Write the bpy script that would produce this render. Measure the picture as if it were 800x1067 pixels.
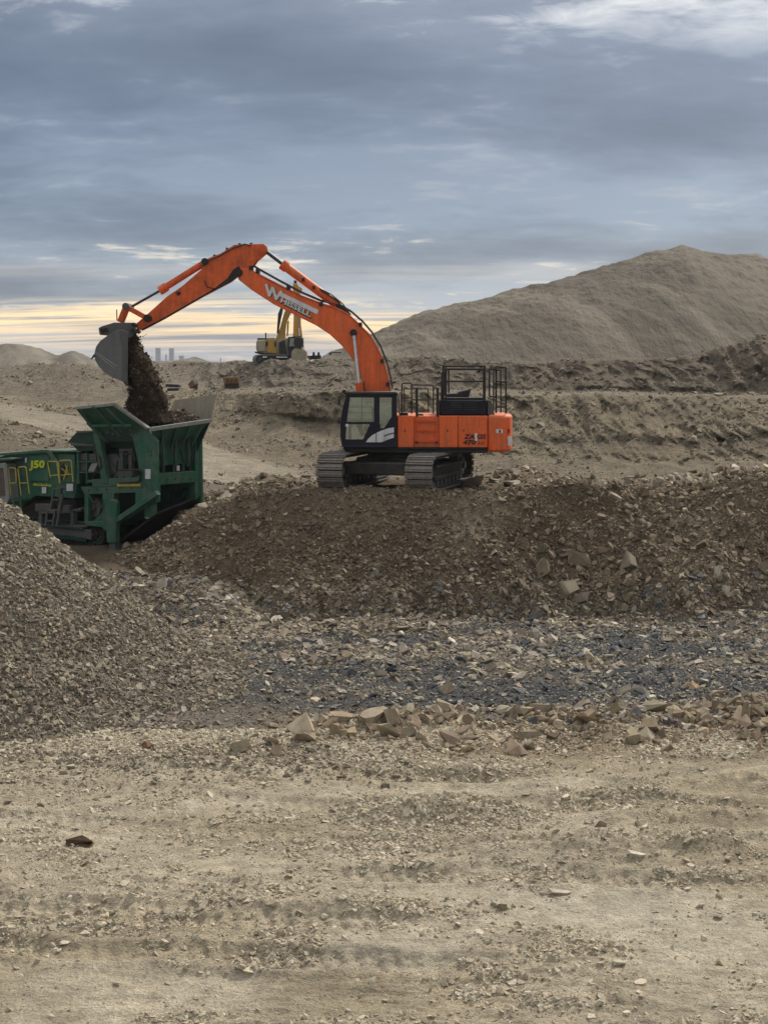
import bpy, bmesh, math, random
import numpy as np
from mathutils import Vector, Matrix
random.seed(7); RNG = np.random.default_rng(11)
for o in list(bpy.data.objects): bpy.data.objects.remove(o)
S = bpy.context.scene; COL = S.collection
R = math.radians
# ------------------------------------------------------------------ camera
H = 7.5; F = 1541.0; PITCH = math.atan(157.5/F)
cd = bpy.data.cameras.new('camera'); cam = bpy.data.objects.new('camera', cd); COL.objects.link(cam)
cam.location = (0, 0, H); cam.rotation_euler = (math.pi/2 - PITCH, 0, 0)
cd.sensor_fit = 'VERTICAL'; cd.sensor_height = 36.0; cd.lens = 36.0*F/1067.0
cd.clip_start = 0.5; cd.clip_end = 60000; S.camera = cam
# ------------------------------------------------------------------ world: broken overcast
W = bpy.data.worlds.new('World'); S.world = W; W.use_nodes = True
SUN_EL, SUN_AZ = R(42), R(34)
def build_world():
    nt = W.node_tree; nt.nodes.clear(); N = nt.nodes.new; L = nt.links.new
    out = N('ShaderNodeOutputWorld')
    sky = N('ShaderNodeTexSky'); sky.sky_type = 'NISHITA'; sky.sun_disc = False
    sky.sun_elevation = SUN_EL; sky.sun_rotation = SUN_AZ; sky.dust_density = 2.0
    b1 = N('ShaderNodeBackground'); b1.inputs[1].default_value = 0.10; L(sky.outputs[0], b1.inputs[0])
    tc = N('ShaderNodeTexCoord'); sp = N('ShaderNodeSeparateXYZ'); L(tc.outputs['Generated'], sp.inputs[0])
    def M(op, a, b=None, c=None, clamp=False):
        n = N('ShaderNodeMath'); n.operation = op; n.use_clamp = clamp
        for i, v in enumerate((a, b, c)):
            if v is None: continue
            if isinstance(v, (int, float)): n.inputs[i].default_value = v
            else: L(v, n.inputs[i])
        return n.outputs[0]
    z = M('MAXIMUM', sp.outputs[2], 0.0)
    d = M('ADD', z, 0.13)
    cx = M('DIVIDE', sp.outputs[0], d); cy = M('DIVIDE', sp.outputs[1], d)
    def noise(sx, sy, scale, det, rough, dist, off):
        cb = N('ShaderNodeCombineXYZ'); L(M('MULTIPLY', cx, sx), cb.inputs[0]); L(M('MULTIPLY', cy, sy), cb.inputs[1]); cb.inputs[2].default_value = off
        n = N('ShaderNodeTexNoise'); n.inputs['Scale'].default_value = scale; n.inputs['Detail'].default_value = det
        n.inputs['Roughness'].default_value = rough; n.inputs['Distortion'].default_value = dist
        L(cb.outputs[0], n.inputs['Vector']); return n.outputs[0]
    big = noise(1.0, 1.0, 0.55, 3, 0.5, 0.3, 3.1)
    mid = noise(1.0, 1.25, 1.5, 7, 0.56, 0.35, 7.7)
    fine = noise(1.3, 1.7, 5.0, 7, 0.6, 0.5, 1.3)
    def ramp(f, stops, interp='LINEAR'):
        r = N('ShaderNodeValToRGB'); r.color_ramp.interpolation = interp
        e = r.color_ramp.elements
        while len(e) < len(stops): e.new(0.5)
        for i, (p, c) in enumerate(stops): e[i].position = p; e[i].color = (*c, 1)
        L(f, r.inputs[0]); return r.outputs[0]
    def mix(f, a, b, t='MIX'):
        n = N('ShaderNodeMix'); n.data_type = 'RGBA'; n.blend_type = t; n.clamp_factor = True
        if isinstance(f, (int, float)): n.inputs[0].default_value = f
        else: L(f, n.inputs[0])
        for i, v in ((6, a), (7, b)):
            if isinstance(v, tuple): n.inputs[i].default_value = (*v, 1)
            else: L(v, n.inputs[i])
        return n.outputs[2]
    # cloud deck, darkest part of the deck about 5..12 degrees up, brighter towards the zenith
    deck = ramp(z, [(0.0, (0.36, 0.39, 0.44)), (0.035, (0.27, 0.32, 0.39)), (0.09, (0.15, 0.205, 0.295)),
                    (0.16, (0.118, 0.16, 0.242)), (0.24, (0.145, 0.18, 0.245)), (0.42, (0.38, 0.41, 0.46)), (0.65, (0.72, 0.75, 0.79)), (1.0, (1.0, 1.0, 1.0))])
    comb = M('ADD', M('MULTIPLY', big, 0.56), M('ADD', M('MULTIPLY', mid, 0.34), M('MULTIPLY', fine, 0.10)))
    tone = ramp(comb, [(0.42, (0.68, 0.70, 0.74)), (0.5, (1.0, 1.0, 1.0)), (0.58, (1.6, 1.52, 1.42))])
    c = mix(1.0, deck, tone, 'MULTIPLY')
    # thin bright breaks in the deck
    brk = M('ADD', M('MULTIPLY', mid, 0.62), M('MULTIPLY', fine, 0.38))
    bf = ramp(brk, [(0.545, (0, 0, 0)), (0.60, (0.45, 0.45, 0.45)), (0.68, (1, 1, 1))])
    bcol = ramp(z, [(0.0, (1.0, 0.78, 0.46)), (0.06, (1.05, 0.90, 0.66)), (0.2, (1.0, 1.0, 0.97)), (1.0, (1.2, 1.2, 1.2))])
    lowmask = ramp(z, [(0.0, (1, 1, 1)), (0.075, (0.9, 0.9, 0.9)), (0.10, (0.16, 0.16, 0.16)), (0.20, (0.14, 0.14, 0.14)), (0.25, (1, 1, 1)), (1.0, (0.7, 0.7, 0.7))])
    c = mix(mix(1.0, bf, lowmask, 'MULTIPLY'), c, bcol)
    # the clear yellow strip under the deck, near the horizon
    st = noise(0.35, 2.2, 0.9, 6, 0.55, 0.4, 12.0)
    zz = M('ADD', z, M('MULTIPLY', M('SUBTRACT', st, 0.5), 0.06))
    strip = ramp(zz, [(0.0, (0.35, 0.35, 0.35)), (0.008, (0.55, 0.55, 0.55)), (0.014, (0.95, 0.95, 0.95)), (0.026, (1, 1, 1)), (0.034, (0.55, 0.55, 0.55)), (0.041, (0, 0, 0)), (0.056, (0, 0, 0)), (0.061, (0.14, 0.14, 0.14)), (0.066, (0, 0, 0))])
    sn = ramp(noise(0.5, 4.5, 1.6, 7, 0.6, 0.5, 21.0), [(0.38, (0.05, 0.05, 0.05)), (0.5, (0.75, 0.75, 0.75)), (0.60, (1, 1, 1))])
    scol = ramp(z, [(0.0, (0.58, 0.57, 0.58)), (0.010, (0.98, 0.78, 0.54)), (0.025, (1.45, 1.0, 0.48)), (0.05, (1.35, 1.10, 0.74))])
    c = mix(mix(1.0, strip, sn, 'MULTIPLY'), c, scol)
    vd = N('ShaderNodeVectorMath'); vd.operation = 'DOT_PRODUCT'; L(tc.outputs['Generated'], vd.inputs[0]); vd.inputs[1].default_value = (math.sin(SUN_AZ)*math.cos(SUN_EL), math.cos(SUN_AZ)*math.cos(SUN_EL), math.sin(SUN_EL))
    glow = ramp(vd.outputs['Value'], [(0.0, (1.0, 1.0, 1.0)), (0.70, (1.0, 1.0, 1.0)), (0.80, (1.25, 1.22, 1.18)), (0.88, (1.6, 1.52, 1.42)), (1.0, (2.4, 2.2, 2.0))])
    c = mix(1.0, c, glow, 'MULTIPLY')
    b2 = N('ShaderNodeBackground'); b2.inputs[1].default_value = 0.47; L(c, b2.inputs[0])
    ms = N('ShaderNodeMixShader'); ms.inputs[0].default_value = 0.93
    L(b1.outputs[0], ms.inputs[1]); L(b2.outputs[0], ms.inputs[2]); L(ms.outputs[0], out.inputs[0])
build_world()
sd = bpy.data.lights.new('sun', 'SUN'); sd.energy = 1.5; sd.angle = R(10); sd.color = (1.0, 0.95, 0.87)
sun = bpy.data.objects.new('sun', sd); COL.objects.link(sun)
sv = Vector((math.sin(SUN_AZ)*math.cos(SUN_EL), math.cos(SUN_AZ)*math.cos(SUN_EL), math.sin(SUN_EL)))
sun.rotation_euler = sv.to_track_quat('Z', 'Y').to_euler(); sun.location = (30, 30, 60)
S.view_settings.view_transform = 'Standard'; S.view_settings.look = 'None'
S.view_settings.exposure = 1.12; S.view_settings.gamma = 1.0
S.render.engine = 'CYCLES'

# ------------------------------------------------------------------ rays of the photo -> world points
CP, SP = math.cos(PITCH), math.sin(PITCH)
def ray(px, py):
    a = (px-400.0)/F; b = (533.5-py)/F
    return Vector((a, CP+b*SP, -SP+b*CP))
def at(px, py, Y):
    r = ray(px, py); k = Y/r.y
    return Vector((r.x*k, Y, H+r.z*k))
def zat(py, Y):
    b = (533.5-py)/F
    return H + Y*(-SP+b*CP)/(CP+b*SP)
class Plane:
    def __init__(s, O, n): s.O = Vector(O); s.n = Vector(n).normalized()
    def p(s, px, py, off=0.0):            # off: metres towards the viewer
        r = ray(px, py); o = Vector((0, 0, H))
        return o + r*((s.O + s.n*off - o).dot(s.n)/r.dot(s.n))
def YP(Y): return Plane((0, Y, 0), (0, -1, 0))

# ------------------------------------------------------------------ noise
def _h(ix, iy, iz, seed):
    n = (ix*374761393 + iy*668265263 + iz*2147483647*3 + seed*1274126177) & 0xffffffff
    n = ((n ^ (n >> 13))*1274126177) & 0xffffffff
    n = ((n ^ (n >> 15))*2246822519) & 0xffffffff
    return ((n ^ (n >> 16)) & 0xffffff)/16777215.0
def vnoise(x, y, z=None, seed=0):
    if z is None:
        ix = np.floor(x).astype(np.int64); iy = np.floor(y).astype(np.int64)
        fx = x-ix; fy = y-iy; fx = fx*fx*fx*(fx*(fx*6-15)+10); fy = fy*fy*fy*(fy*(fy*6-15)+10)
        a = _h(ix, iy, 0, seed); b = _h(ix+1, iy, 0, seed); c = _h(ix, iy+1, 0, seed); d = _h(ix+1, iy+1, 0, seed)
        return (a+(b-a)*fx)+((c+(d-c)*fx)-(a+(b-a)*fx))*fy
    ix = np.floor(x).astype(np.int64); iy = np.floor(y).astype(np.int64); iz = np.floor(z).astype(np.int64)
    fx = x-ix; fy = y-iy; fz = z-iz; fx = fx*fx*(3-2*fx); fy = fy*fy*(3-2*fy); fz = fz*fz*(3-2*fz)
    def L(k):
        a = _h(ix, iy, iz+k, seed); b = _h(ix+1, iy, iz+k, seed); c = _h(ix, iy+1, iz+k, seed); d = _h(ix+1, iy+1, iz+k, seed)
        return (a+(b-a)*fx)+((c+(d-c)*fx)-(a+(b-a)*fx))*fy
    a = L(0); return a+(L(1)-a)*fz
def fbm(x, y, z=None, oct=5, gain=0.5, seed=0, ridged=False):
    s = 0; a = 1; t = 0; f = 1.0
    for i in range(oct):
        ca, sa = math.cos(i*0.7), math.sin(i*0.7)
        n = vnoise((x*ca-y*sa)*f+i*17.3, (x*sa+y*ca)*f-i*9.1, None if z is None else z*f+i*5.7, seed+i)
        n = 1-abs(2*n-1) if ridged else 2*n-1
        s = s+a*n; t += a; a *= gain; f *= 2.03
    return s/t
def sstep(a, b, x):
    t = np.clip((x-a)/(b-a), 0, 1); return t*t*(3-2*t)
def lerpc(a, b, t):
    t = np.clip(t, 0, 1)[..., None]; return np.asarray(a)*(1-t)+np.asarray(b)*t

# ------------------------------------------------------------------ materials
def nodes(name):
    m = bpy.data.materials.new(name); m.use_nodes = True; nt = m.node_tree
    return m, nt, nt.nodes.new, nt.links.new, nt.nodes['Principled BSDF']
def mixnode(N, L, f, a, b, t='MIX'):
    n = N('ShaderNodeMix'); n.data_type = 'RGBA'; n.blend_type = t
    if isinstance(f, (int, float)): n.inputs[0].default_value = f
    else: L(f, n.inputs[0])
    for i, v in ((6, a), (7, b)):
        if isinstance(v, tuple): n.inputs[i].default_value = (*v, 1)
        else: L(v, n.inputs[i])
    return n.outputs[2]
def noisenode(N, L, vec, scale, det=6, rough=0.6, dist=0.0):
    n = N('ShaderNodeTexNoise'); n.inputs['Scale'].default_value = scale; n.inputs['Detail'].default_value = det
    n.inputs['Roughness'].default_value = rough; n.inputs['Distortion'].default_value = dist; L(vec, n.inputs['Vector']); return n.outputs[0]
def rampnode(N, L, f, stops):
    r = N('ShaderNodeValToRGB'); e = r.color_ramp.elements
    while len(e) < len(stops): e.new(0.5)
    for i, (p, c) in enumerate(stops):
        c = (c, c, c) if isinstance(c, (int, float)) else c
        e[i].position = p; e[i].color = (*c, 1)
    L(f, r.inputs[0]); return r.outputs[0]
def earth_mat(name, s1, s2, s3, bump=0.5, bdist=0.05, lo=0.72, hi=1.30, sc=None, n3c=0.22):
    m, nt, N, L, P = nodes(name)
    tc = N('ShaderNodeTexCoord'); v = tc.outputs['Object']
    if sc:
        mp = N('ShaderNodeMapping'); mp.inputs['Scale'].default_value = sc; mp.inputs['Rotation'].default_value = (0, 0, 0.35); L(v, mp.inputs[0]); v = mp.outputs[0]
    at_ = N('ShaderNodeAttribute'); at_.attribute_name = 'col'
    n1 = noisenode(N, L, v, s1, 5); n2 = noisenode(N, L, v, s2, 8, 0.68); n3 = noisenode(N, L, v, s3, 4, 0.7)
    c = mixnode(N, L, 1.0, at_.outputs['Color'], rampnode(N, L, n1, [(0.3, lo+0.1), (0.7, hi-0.1)]), 'MULTIPLY')
    c = mixnode(N, L, 1.0, c, rampnode(N, L, n2, [(0.32, lo), (0.5, 1.0), (0.68, hi)]), 'MULTIPLY')
    c = mixnode(N, L, 1.0, c, rampnode(N, L, n3, [(0.3, 1-n3c), (0.7, 1+n3c)]), 'MULTIPLY')
    L(c, P.inputs['Base Color']); P.inputs['Roughness'].default_value = 0.95; P.inputs['Specular IOR Level'].default_value = 0.15
    ad = N('ShaderNodeMath'); ad.operation = 'ADD'; L(n2, ad.inputs[0]); L(n3, ad.inputs[1])
    b = N('ShaderNodeBump'); b.inputs['Strength'].default_value = bump; b.inputs['Distance'].default_value = bdist
    L(ad.outputs[0], b.inputs['Height']); L(b.outputs[0], P.inputs['Normal'])
    return m
M_GROUND = earth_mat('pale_dust', 0.5, 3.5, 22, 1.0, 0.11)
M_MOUND = earth_mat('brown_soil', 0.5, 4.0, 16, 0.9, 0.08)
M_PILE = earth_mat('gravel_bed', 0.4, 5.0, 20, 0.9, 0.06)
M_BENCH = earth_mat('bench_earth', 0.12, 0.9, 4.5, 1.0, 0.40)
M_HILL = earth_mat('hill_spoil', 0.05, 0.30, 1.4, 0.7, 0.7, 0.82, 1.18, (1.0, 0.28, 0.55), 0.08)
def stone_mat(name, inst):
    m, nt, N, L, P = nodes(name)
    if inst:
        a = N('ShaderNodeAttribute'); a.attribute_type = 'INSTANCER'; a.attribute_name = 'tint'; c = a.outputs['Color']
    else:
        a = N('ShaderNodeObjectInfo'); c = a.outputs['Color']
    tc = N('ShaderNodeTexCoord'); v = tc.outputs['Object']
    n = noisenode(N, L, v, 2.2, 6, 0.65)
    c = mixnode(N, L, 1.0, c, rampnode(N, L, n, [(0.3, 0.7), (0.7, 1.25)]), 'MULTIPLY')
    L(c, P.inputs['Base Color']); P.inputs['Roughness'].default_value = 0.88; P.inputs['Specular IOR Level'].default_value = 0.2
    b = N('ShaderNodeBump'); b.inputs['Strength'].default_value = 0.5; b.inputs['Distance'].default_value = 0.04
    L(n, b.inputs['Height']); L(b.outputs[0], P.inputs['Normal'])
    return m
M_STI = stone_mat('stone_scattered', True); M_STO = stone_mat('stone', False)
def paint(name, col, rough=0.45, dirt=0.35, dcol=(0.20, 0.16, 0.11), metal=0.0, dscale=2.0, spec=0.4):
    m, nt, N, L, P = nodes(name)
    tc = N('ShaderNodeTexCoord'); v = tc.outputs['Object']
    n1 = noisenode(N, L, v, dscale, 7, 0.7, 0.3); n2 = noisenode(N, L, v, dscale*6, 5, 0.7)
    ge = N('ShaderNodeNewGeometry'); sx = N('ShaderNodeSeparateXYZ'); L(ge.outputs['Normal'], sx.inputs[0])
    up = N('ShaderNodeMath'); up.operation = 'MULTIPLY'; up.use_clamp = True; L(sx.outputs[2], up.inputs[0]); up.inputs[1].default_value = 0.35
    f = N('ShaderNodeMath'); f.operation = 'ADD'; L(rampnode(N, L, n1, [(0.42, 0.0), (0.75, dirt*1.6)]), f.inputs[0]); L(up.outputs[0], f.inputs[1]); f.use_clamp = True
    c = mixnode(N, L, 1.0, col, rampnode(N, L, n2, [(0.3, 0.86), (0.7, 1.1)]), 'MULTIPLY')
    c = mixnode(N, L, f.outputs[0], c, dcol)
    mp = N('ShaderNodeMapping'); mp.inputs['Scale'].default_value = (5, 5, 0.55); L(v, mp.inputs[0])
    sk = noisenode(N, L, mp.outputs[0], dscale*0.6, 6, 0.7)
    c = mixnode(N, L, 1.0, c, rampnode(N, L, sk, [(0.32, 0.74), (0.5, 1.0), (0.7, 1.12)]), 'MULTIPLY')
    L(c, P.inputs['Base Color']); P.inputs['Metallic'].default_value = metal; P.inputs['Specular IOR Level'].default_value = spec
    r = N('ShaderNodeMapRange'); L(f.outputs[0], r.inputs[0]); r.inputs[3].default_value = rough; r.inputs[4].default_value = 0.9
    L(r.outputs[0], P.inputs['Roughness'])
    return m
M_OR = paint('orange_paint', (0.78, 0.125, 0.022), 0.38, 0.24, (0.36, 0.17, 0.08))
M_ORD = paint('orange_paint_stained', (0.72, 0.118, 0.022), 0.5, 0.34, (0.07, 0.035, 0.02), dscale=2.6)
M_NAVY = paint('dark_navy_paint', (0.005, 0.007, 0.018), 0.35, 0.05, (0.06, 0.055, 0.045), spec=0.25)
M_BLK = paint('black_steel', (0.014, 0.013, 0.013), 0.55, 0.2, (0.09, 0.07, 0.05))
M_UNDER = paint('undercarriage_steel', (0.028, 0.026, 0.024), 0.7, 0.4, (0.11, 0.09, 0.065))
M_SHOE = paint('worn_track_steel', (0.27, 0.258, 0.24), 0.45, 0.6, (0.20, 0.16, 0.11), metal=0.3, dscale=3)
M_BUCK = paint('grey_worn_bucket_steel', (0.135, 0.14, 0.15), 0.55, 0.3, (0.22, 0.18, 0.13), metal=0.25)
M_CHR = paint('chrome_rod', (0.62, 0.62, 0.64), 0.22, 0.05, metal=0.85)
M_RODD = paint('dark_rod', (0.05, 0.06, 0.09), 0.3, 0.1, metal=0.6)
M_WHT = paint('white_decal', (0.66, 0.66, 0.66), 0.5, 0.12)
M_LBK = paint('black_lettering', (0.02, 0.012, 0.012), 0.5, 0.0)
M_RED = paint('red_lens', (0.35, 0.012, 0.01), 0.3, 0.0)
M_HOSE = paint('black_rubber', (0.012, 0.012, 0.012), 0.6, 0.1)
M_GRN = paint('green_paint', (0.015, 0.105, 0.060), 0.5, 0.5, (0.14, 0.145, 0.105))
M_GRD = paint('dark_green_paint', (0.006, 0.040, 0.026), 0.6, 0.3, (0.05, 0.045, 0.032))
M_GRY = paint('grey_machine_steel', (0.09, 0.095, 0.09), 0.6, 0.35, (0.13, 0.11, 0.08))
M_LIP = paint('worn_pale_steel_edge', (0.26, 0.27, 0.25), 0.6, 0.3, (0.2, 0.17, 0.12))
M_DST = paint('dusty_worn_steel', (0.42, 0.385, 0.30), 0.7, 0.4, (0.34, 0.30, 0.22))
M_YEL = paint('yellow_paint', (0.50, 0.40, 0.05), 0.5, 0.15)
M_YLG = paint('yellow_green_lettering', (0.50, 0.55, 0.03), 0.5, 0.0)
M_CAT = paint('faded_yellow_paint', (0.50, 0.29, 0.04), 0.55, 0.35, (0.22, 0.18, 0.12), dscale=0.8)
M_CATD = paint('dull_ochre_paint', (0.26, 0.15, 0.04), 0.7, 0.4, dscale=0.8)
M_CATO = paint('orange_yellow_paint', (0.60, 0.30, 0.05), 0.55, 0.3, dscale=0.8)
M_CATB = paint('pale_yellow_paint', (0.40, 0.34, 0.22), 0.6, 0.3, dscale=0.8)
M_TWR = paint('pale_concrete_far', (0.26, 0.26, 0.30), 0.9, 0.1, dscale=0.02)
M_SEAT = paint('grey_seat_cloth', (0.06, 0.06, 0.065), 0.9, 0.1)
def glass_mat():
    m, nt, N, L, P = nodes('cab_glass'); nt.nodes.remove(P)
    t = N('ShaderNodeBsdfTransparent'); t.inputs[0].default_value = (0.74, 0.82, 0.81, 1)
    g = N('ShaderNodeBsdfGlossy'); g.inputs['Roughness'].default_value = 0.06; g.inputs[0].default_value = (0.9, 0.95, 1, 1)
    fr = N('ShaderNodeFresnel'); fr.inputs[0].default_value = 1.6
    a = N('ShaderNodeMath'); a.operation = 'ADD'; L(fr.outputs[0], a.inputs[0]); a.inputs[1].default_value = 0.06
    mx = N('ShaderNodeMixShader'); L(a.outputs[0], mx.inputs[0]); L(t.outputs[0], mx.inputs[1]); L(g.outputs[0], mx.inputs[2])
    L(mx.outputs[0], nt.nodes['Material Output'].inputs[0]); return m
M_GLS = glass_mat()

# ------------------------------------------------------------------ object helpers
def tag(o, label=None, cat=None, group=None, kind=None):
    for k, v in (('label', label), ('category', cat), ('group', group), ('kind', kind)):
        if v: o[k] = v
    return o
def thing(name, loc, label, cat, group=None):
    o = bpy.data.objects.new(name, None); COL.objects.link(o); o.location = loc; o.empty_display_size = 0.3
    return tag(o, label, cat, group)
def rootloc(o):
    v = Vector((0, 0, 0))
    while o is not None: v += o.location; o = o.parent
    return v
class MB:
    def __init__(s): s.v = []; s.f = []
    def add(s, vs, fs):
        b = len(s.v); s.v += [Vector(v) for v in vs]; s.f += [[b+i for i in f] for f in fs]; return s
    def poly(s, pts, d):
        n = len(pts); d = Vector(d); vs = [Vector(p) for p in pts]+[Vector(p)+d for p in pts]
        fs = [list(range(n)), [2*n-1-i for i in range(n)]]+[[i, i+n, (i+1) % n+n, (i+1) % n] for i in range(n)]
        return s.add(vs, fs)
    def pp(s, plane, pix, thick, off=0.0):
        return s.poly([plane.p(x, y, off) for x, y in pix], -plane.n*thick)
    def tube(s, a, b, r, r2=None, n=10):
        a = Vector(a); b = Vector(b); r2 = r if r2 is None else r2
        w = (b-a).normalized(); u = w.orthogonal().normalized(); t = w.cross(u)
        vs = [a+(u*math.cos(2*math.pi*i/n)+t*math.sin(2*math.pi*i/n))*r for i in range(n)]
        vs += [b+(u*math.cos(2*math.pi*i/n)+t*math.sin(2*math.pi*i/n))*r2 for i in range(n)]
        return s.add(vs, [list(range(n))[::-1], list(range(n, 2*n))]+[[i, (i+1) % n, (i+1) % n+n, i+n] for i in range(n)])
    def path(s, pts, r, n=8):
        pts = [Vector(p) for p in pts]; m = len(pts); vs = []; u = None
        for k, p in enumerate(pts):
            w = (pts[min(k+1, m-1)]-pts[max(k-1, 0)]).normalized()
            u = w.orthogonal().normalized() if u is None else (u-w*u.dot(w)).normalized()
            t = w.cross(u); vs += [p+(u*math.cos(2*math.pi*i/n)+t*math.sin(2*math.pi*i/n))*r for i in range(n)]
        fs = [list(range(n))[::-1], [(m-1)*n+i for i in range(n)]]
        for k in range(m-1): fs += [[k*n+i, k*n+(i+1) % n, (k+1)*n+(i+1) % n, (k+1)*n+i] for i in range(n)]
        return s.add(vs, fs)
    def box(s, c, sz, X=(1, 0, 0), Y=(0, 1, 0), Z=(0, 0, 1)):
        c = Vector(c); X, Y, Z = Vector(X), Vector(Y), Vector(Z); vs = []
        for k in (-1, 1):
            for j in (-1, 1):
                for i in (-1, 1): vs.append(c+X*(i*sz[0]/2)+Y*(j*sz[1]/2)+Z*(k*sz[2]/2))
        return s.add(vs, [[0, 2, 3, 1], [4, 5, 7, 6], [0, 1, 5, 4], [2, 6, 7, 3], [0, 4, 6, 2], [1, 3, 7, 5]])
    def mesh(s, name, mat, off=Vector((0, 0, 0)), smooth=False):
        me = bpy.data.meshes.new(name); me.from_pydata([tuple(v-off) for v in s.v], [], s.f)
        bm = bmesh.new(); bm.from_mesh(me); bmesh.ops.recalc_face_normals(bm, faces=bm.faces); bm.to_mesh(me); bm.free()
        if smooth:
            me.polygons.foreach_set('use_smooth', [True]*len(me.polygons)); me.set_sharp_from_angle(angle=R(40))
        me.materials.append(mat); return me
    def build(s, name, mat, parent=None, bevel=0.0, smooth=False, label=None):
        me = s.mesh(name, mat, rootloc(parent), smooth or bevel > 0)
        o = bpy.data.objects.new(name, me); COL.objects.link(o)
        if parent: o.parent = parent
        if bevel > 0:
            b = o.modifiers.new('bevel', 'BEVEL'); b.width = bevel; b.segments = 2; b.limit_method = 'ANGLE'; b.angle_limit = R(35)
        if label: o['label'] = label
        return o
def text_part(name, body, plane, px, py, pxh, mat, parent, angle=0.0, off=0.02, bold=0.0, shear=0.0, stretch=1.0, label=None, U=None):
    """flat raised lettering lying on the plane, baseline start at the pixel, cap height in pixels"""
    cu = bpy.data.curves.new(name, 'FONT'); cu.body = body; cu.extrude = 0.004; cu.offset = bold; cu.shear = shear
    cu.resolution_u = 2
    o = bpy.data.objects.new(name+'_tmp', cu); COL.objects.link(o)
    dg = bpy.context.evaluated_depsgraph_get(); me = bpy.data.meshes.new_from_object(o.evaluated_get(dg))
    bpy.data.objects.remove(o); bpy.data.curves.remove(cu)
    p0 = plane.p(px, py, off); sc = (plane.p(px, py-pxh, off)-p0).length/0.7
    Z = Vector((0, 0, 1)); U = Vector(U) if U else Vector((1, 0, 0))
    n = plane.n; X = U.normalized(); Y = (Z - n*Z.dot(n)).normalized()
    X2 = X*math.cos(angle)+Y*math.sin(angle); Y2 = -X*math.sin(angle)+Y*math.cos(angle)
    r = rootloc(parent)
    for v in me.vertices:
        c = v.co.copy(); v.co = p0 + X2*(c.x*sc*stretch) + Y2*(c.y*sc) + n*(c.z*sc) - r
    me.materials.clear(); me.materials.append(mat)
    o = bpy.data.objects.new(name, me); COL.objects.link(o); o.parent = parent
    if label: o['label'] = label
    return o

# ------------------------------------------------------------------ terrain
def grid_mesh(name, P, C, mat, label=None):
    """P: (rows, cols, 3) points; C: (rows, cols, 3) base colours"""
    nr, nc = P.shape[:2]
    me = bpy.data.meshes.new(name)
    me.vertices.add(nr*nc); me.vertices.foreach_set('co', P.reshape(-1).astype(np.float32))
    i = np.arange((nr-1)*(nc-1)); r = i//(nc-1); c = i % (nc-1); a = r*nc+c
    q = np.stack([a, a+1, a+nc+1, a+nc], 1).astype(np.int32)
    me.loops.add(q.size); me.loops.foreach_set('vertex_index', q.reshape(-1))
    me.polygons.add(len(q)); me.polygons.foreach_set('loop_start', (np.arange(len(q))*4).astype(np.int32))
    me.update(calc_edges=True)
    me.polygons.foreach_set('use_smooth', np.ones(len(q), dtype=bool))
    at_ = me.attributes.new('col', 'FLOAT_COLOR', 'POINT')
    cc = np.concatenate([np.clip(C, 0, 1), np.ones(C.shape[:2]+(1,))], 2).astype(np.float32)
    at_.data.foreach_set('color', cc.reshape(-1))
    me.materials.append(mat)
    o = bpy.data.objects.new(name, me); COL.objects.link(o); o['kind'] = 'structure'
    if label: o['label'] = label
    return o
DUST = (0.52, 0.445, 0.322); TAN = (0.30, 0.245, 0.165); BLUE = (0.098, 0.096, 0.092); SOIL = (0.155, 0.118, 0.076)
PILEC = (0.25, 0.215, 0.165); WARM = (0.27, 0.20, 0.125)
PXT = [-300, 0, 60, 110, 150, 200, 222, 300, 400, 540, 700, 800, 1100]
NOD = {  # (distance, photo row) of: start, floor, toe, slope foot, bench top, upper foot, upper top, behind
 -300: [(60, 558), (80, 465), (105, 440), (140, 420), (150, 412), (155, 405), (168, 382), (190, 392)],
 0:    [(60, 558), (80, 462), (105, 440), (140, 422), (150, 414), (153, 410), (168, 381), (190, 390)],
 60:   [(60, 558), (80, 468), (105, 446), (140, 428), (150, 420), (153, 415), (166, 377), (190, 390)],
 110:  [(60, 555), (80, 480), (105, 455), (138, 432), (150, 420), (154, 414), (170, 383), (190, 391)],
 150:  [(60, 545), (80, 490), (105, 455), (135, 428), (150, 408), (156, 402), (172, 379), (190, 388)],
 200:  [(60, 530), (80, 500), (105, 450), (125, 430), (150, 402), (156, 398), (172, 376), (190, 388)],
 222:  [(60, 530), (80, 500), (105, 460), (120, 440), (135, 410), (146, 402), (160, 377), (185, 388)],
 300:  [(60, 530), (80, 505), (98, 478), (108, 445), (112, 409), (132, 405), (142, 376), (170, 383)],
 400:  [(60, 530), (80, 510), (92, 485), (101, 455), (105, 407), (128, 403), (138, 372), (165, 378)],
 540:  [(60, 540), (80, 506), (87, 497), (93, 474), (103, 410), (113, 406), (119.5, 378), (160, 378)],
 700:  [(60, 540), (78, 506), (84, 499), (89.5, 476), (99, 413), (108, 410), (113.5, 374), (155, 373)],
 800:  [(60, 540), (78, 502), (84, 496), (89, 474), (99, 414), (106, 410), (112.5, 348), (150, 360)],
 1100: [(60, 540), (78, 500), (86, 490), (91, 460), (98, 413), (104, 405), (113, 330), (150, 345)]}
def bench_profile(px):
    """arrays of node distances and heights for photo columns px"""
    Ys = []; Zs = []
    for k in range(8):
        Ys.append(np.interp(px, PXT, [NOD[p][k][0] for p in PXT]))
        Zs.append(np.interp(px, PXT, [zat(NOD[p][k][1], NOD[p][k][0]) for p in PXT]))
    return np.array(Ys), np.array(Zs)
def cone(x, y, x0, y0, zA, Rr):
    d = np.hypot(x-x0, y-y0)/Rr
    return zA*np.where(d < 0.85, 1-d, 0.15*np.exp(-(d-0.85)/0.15)*1.0)
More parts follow.
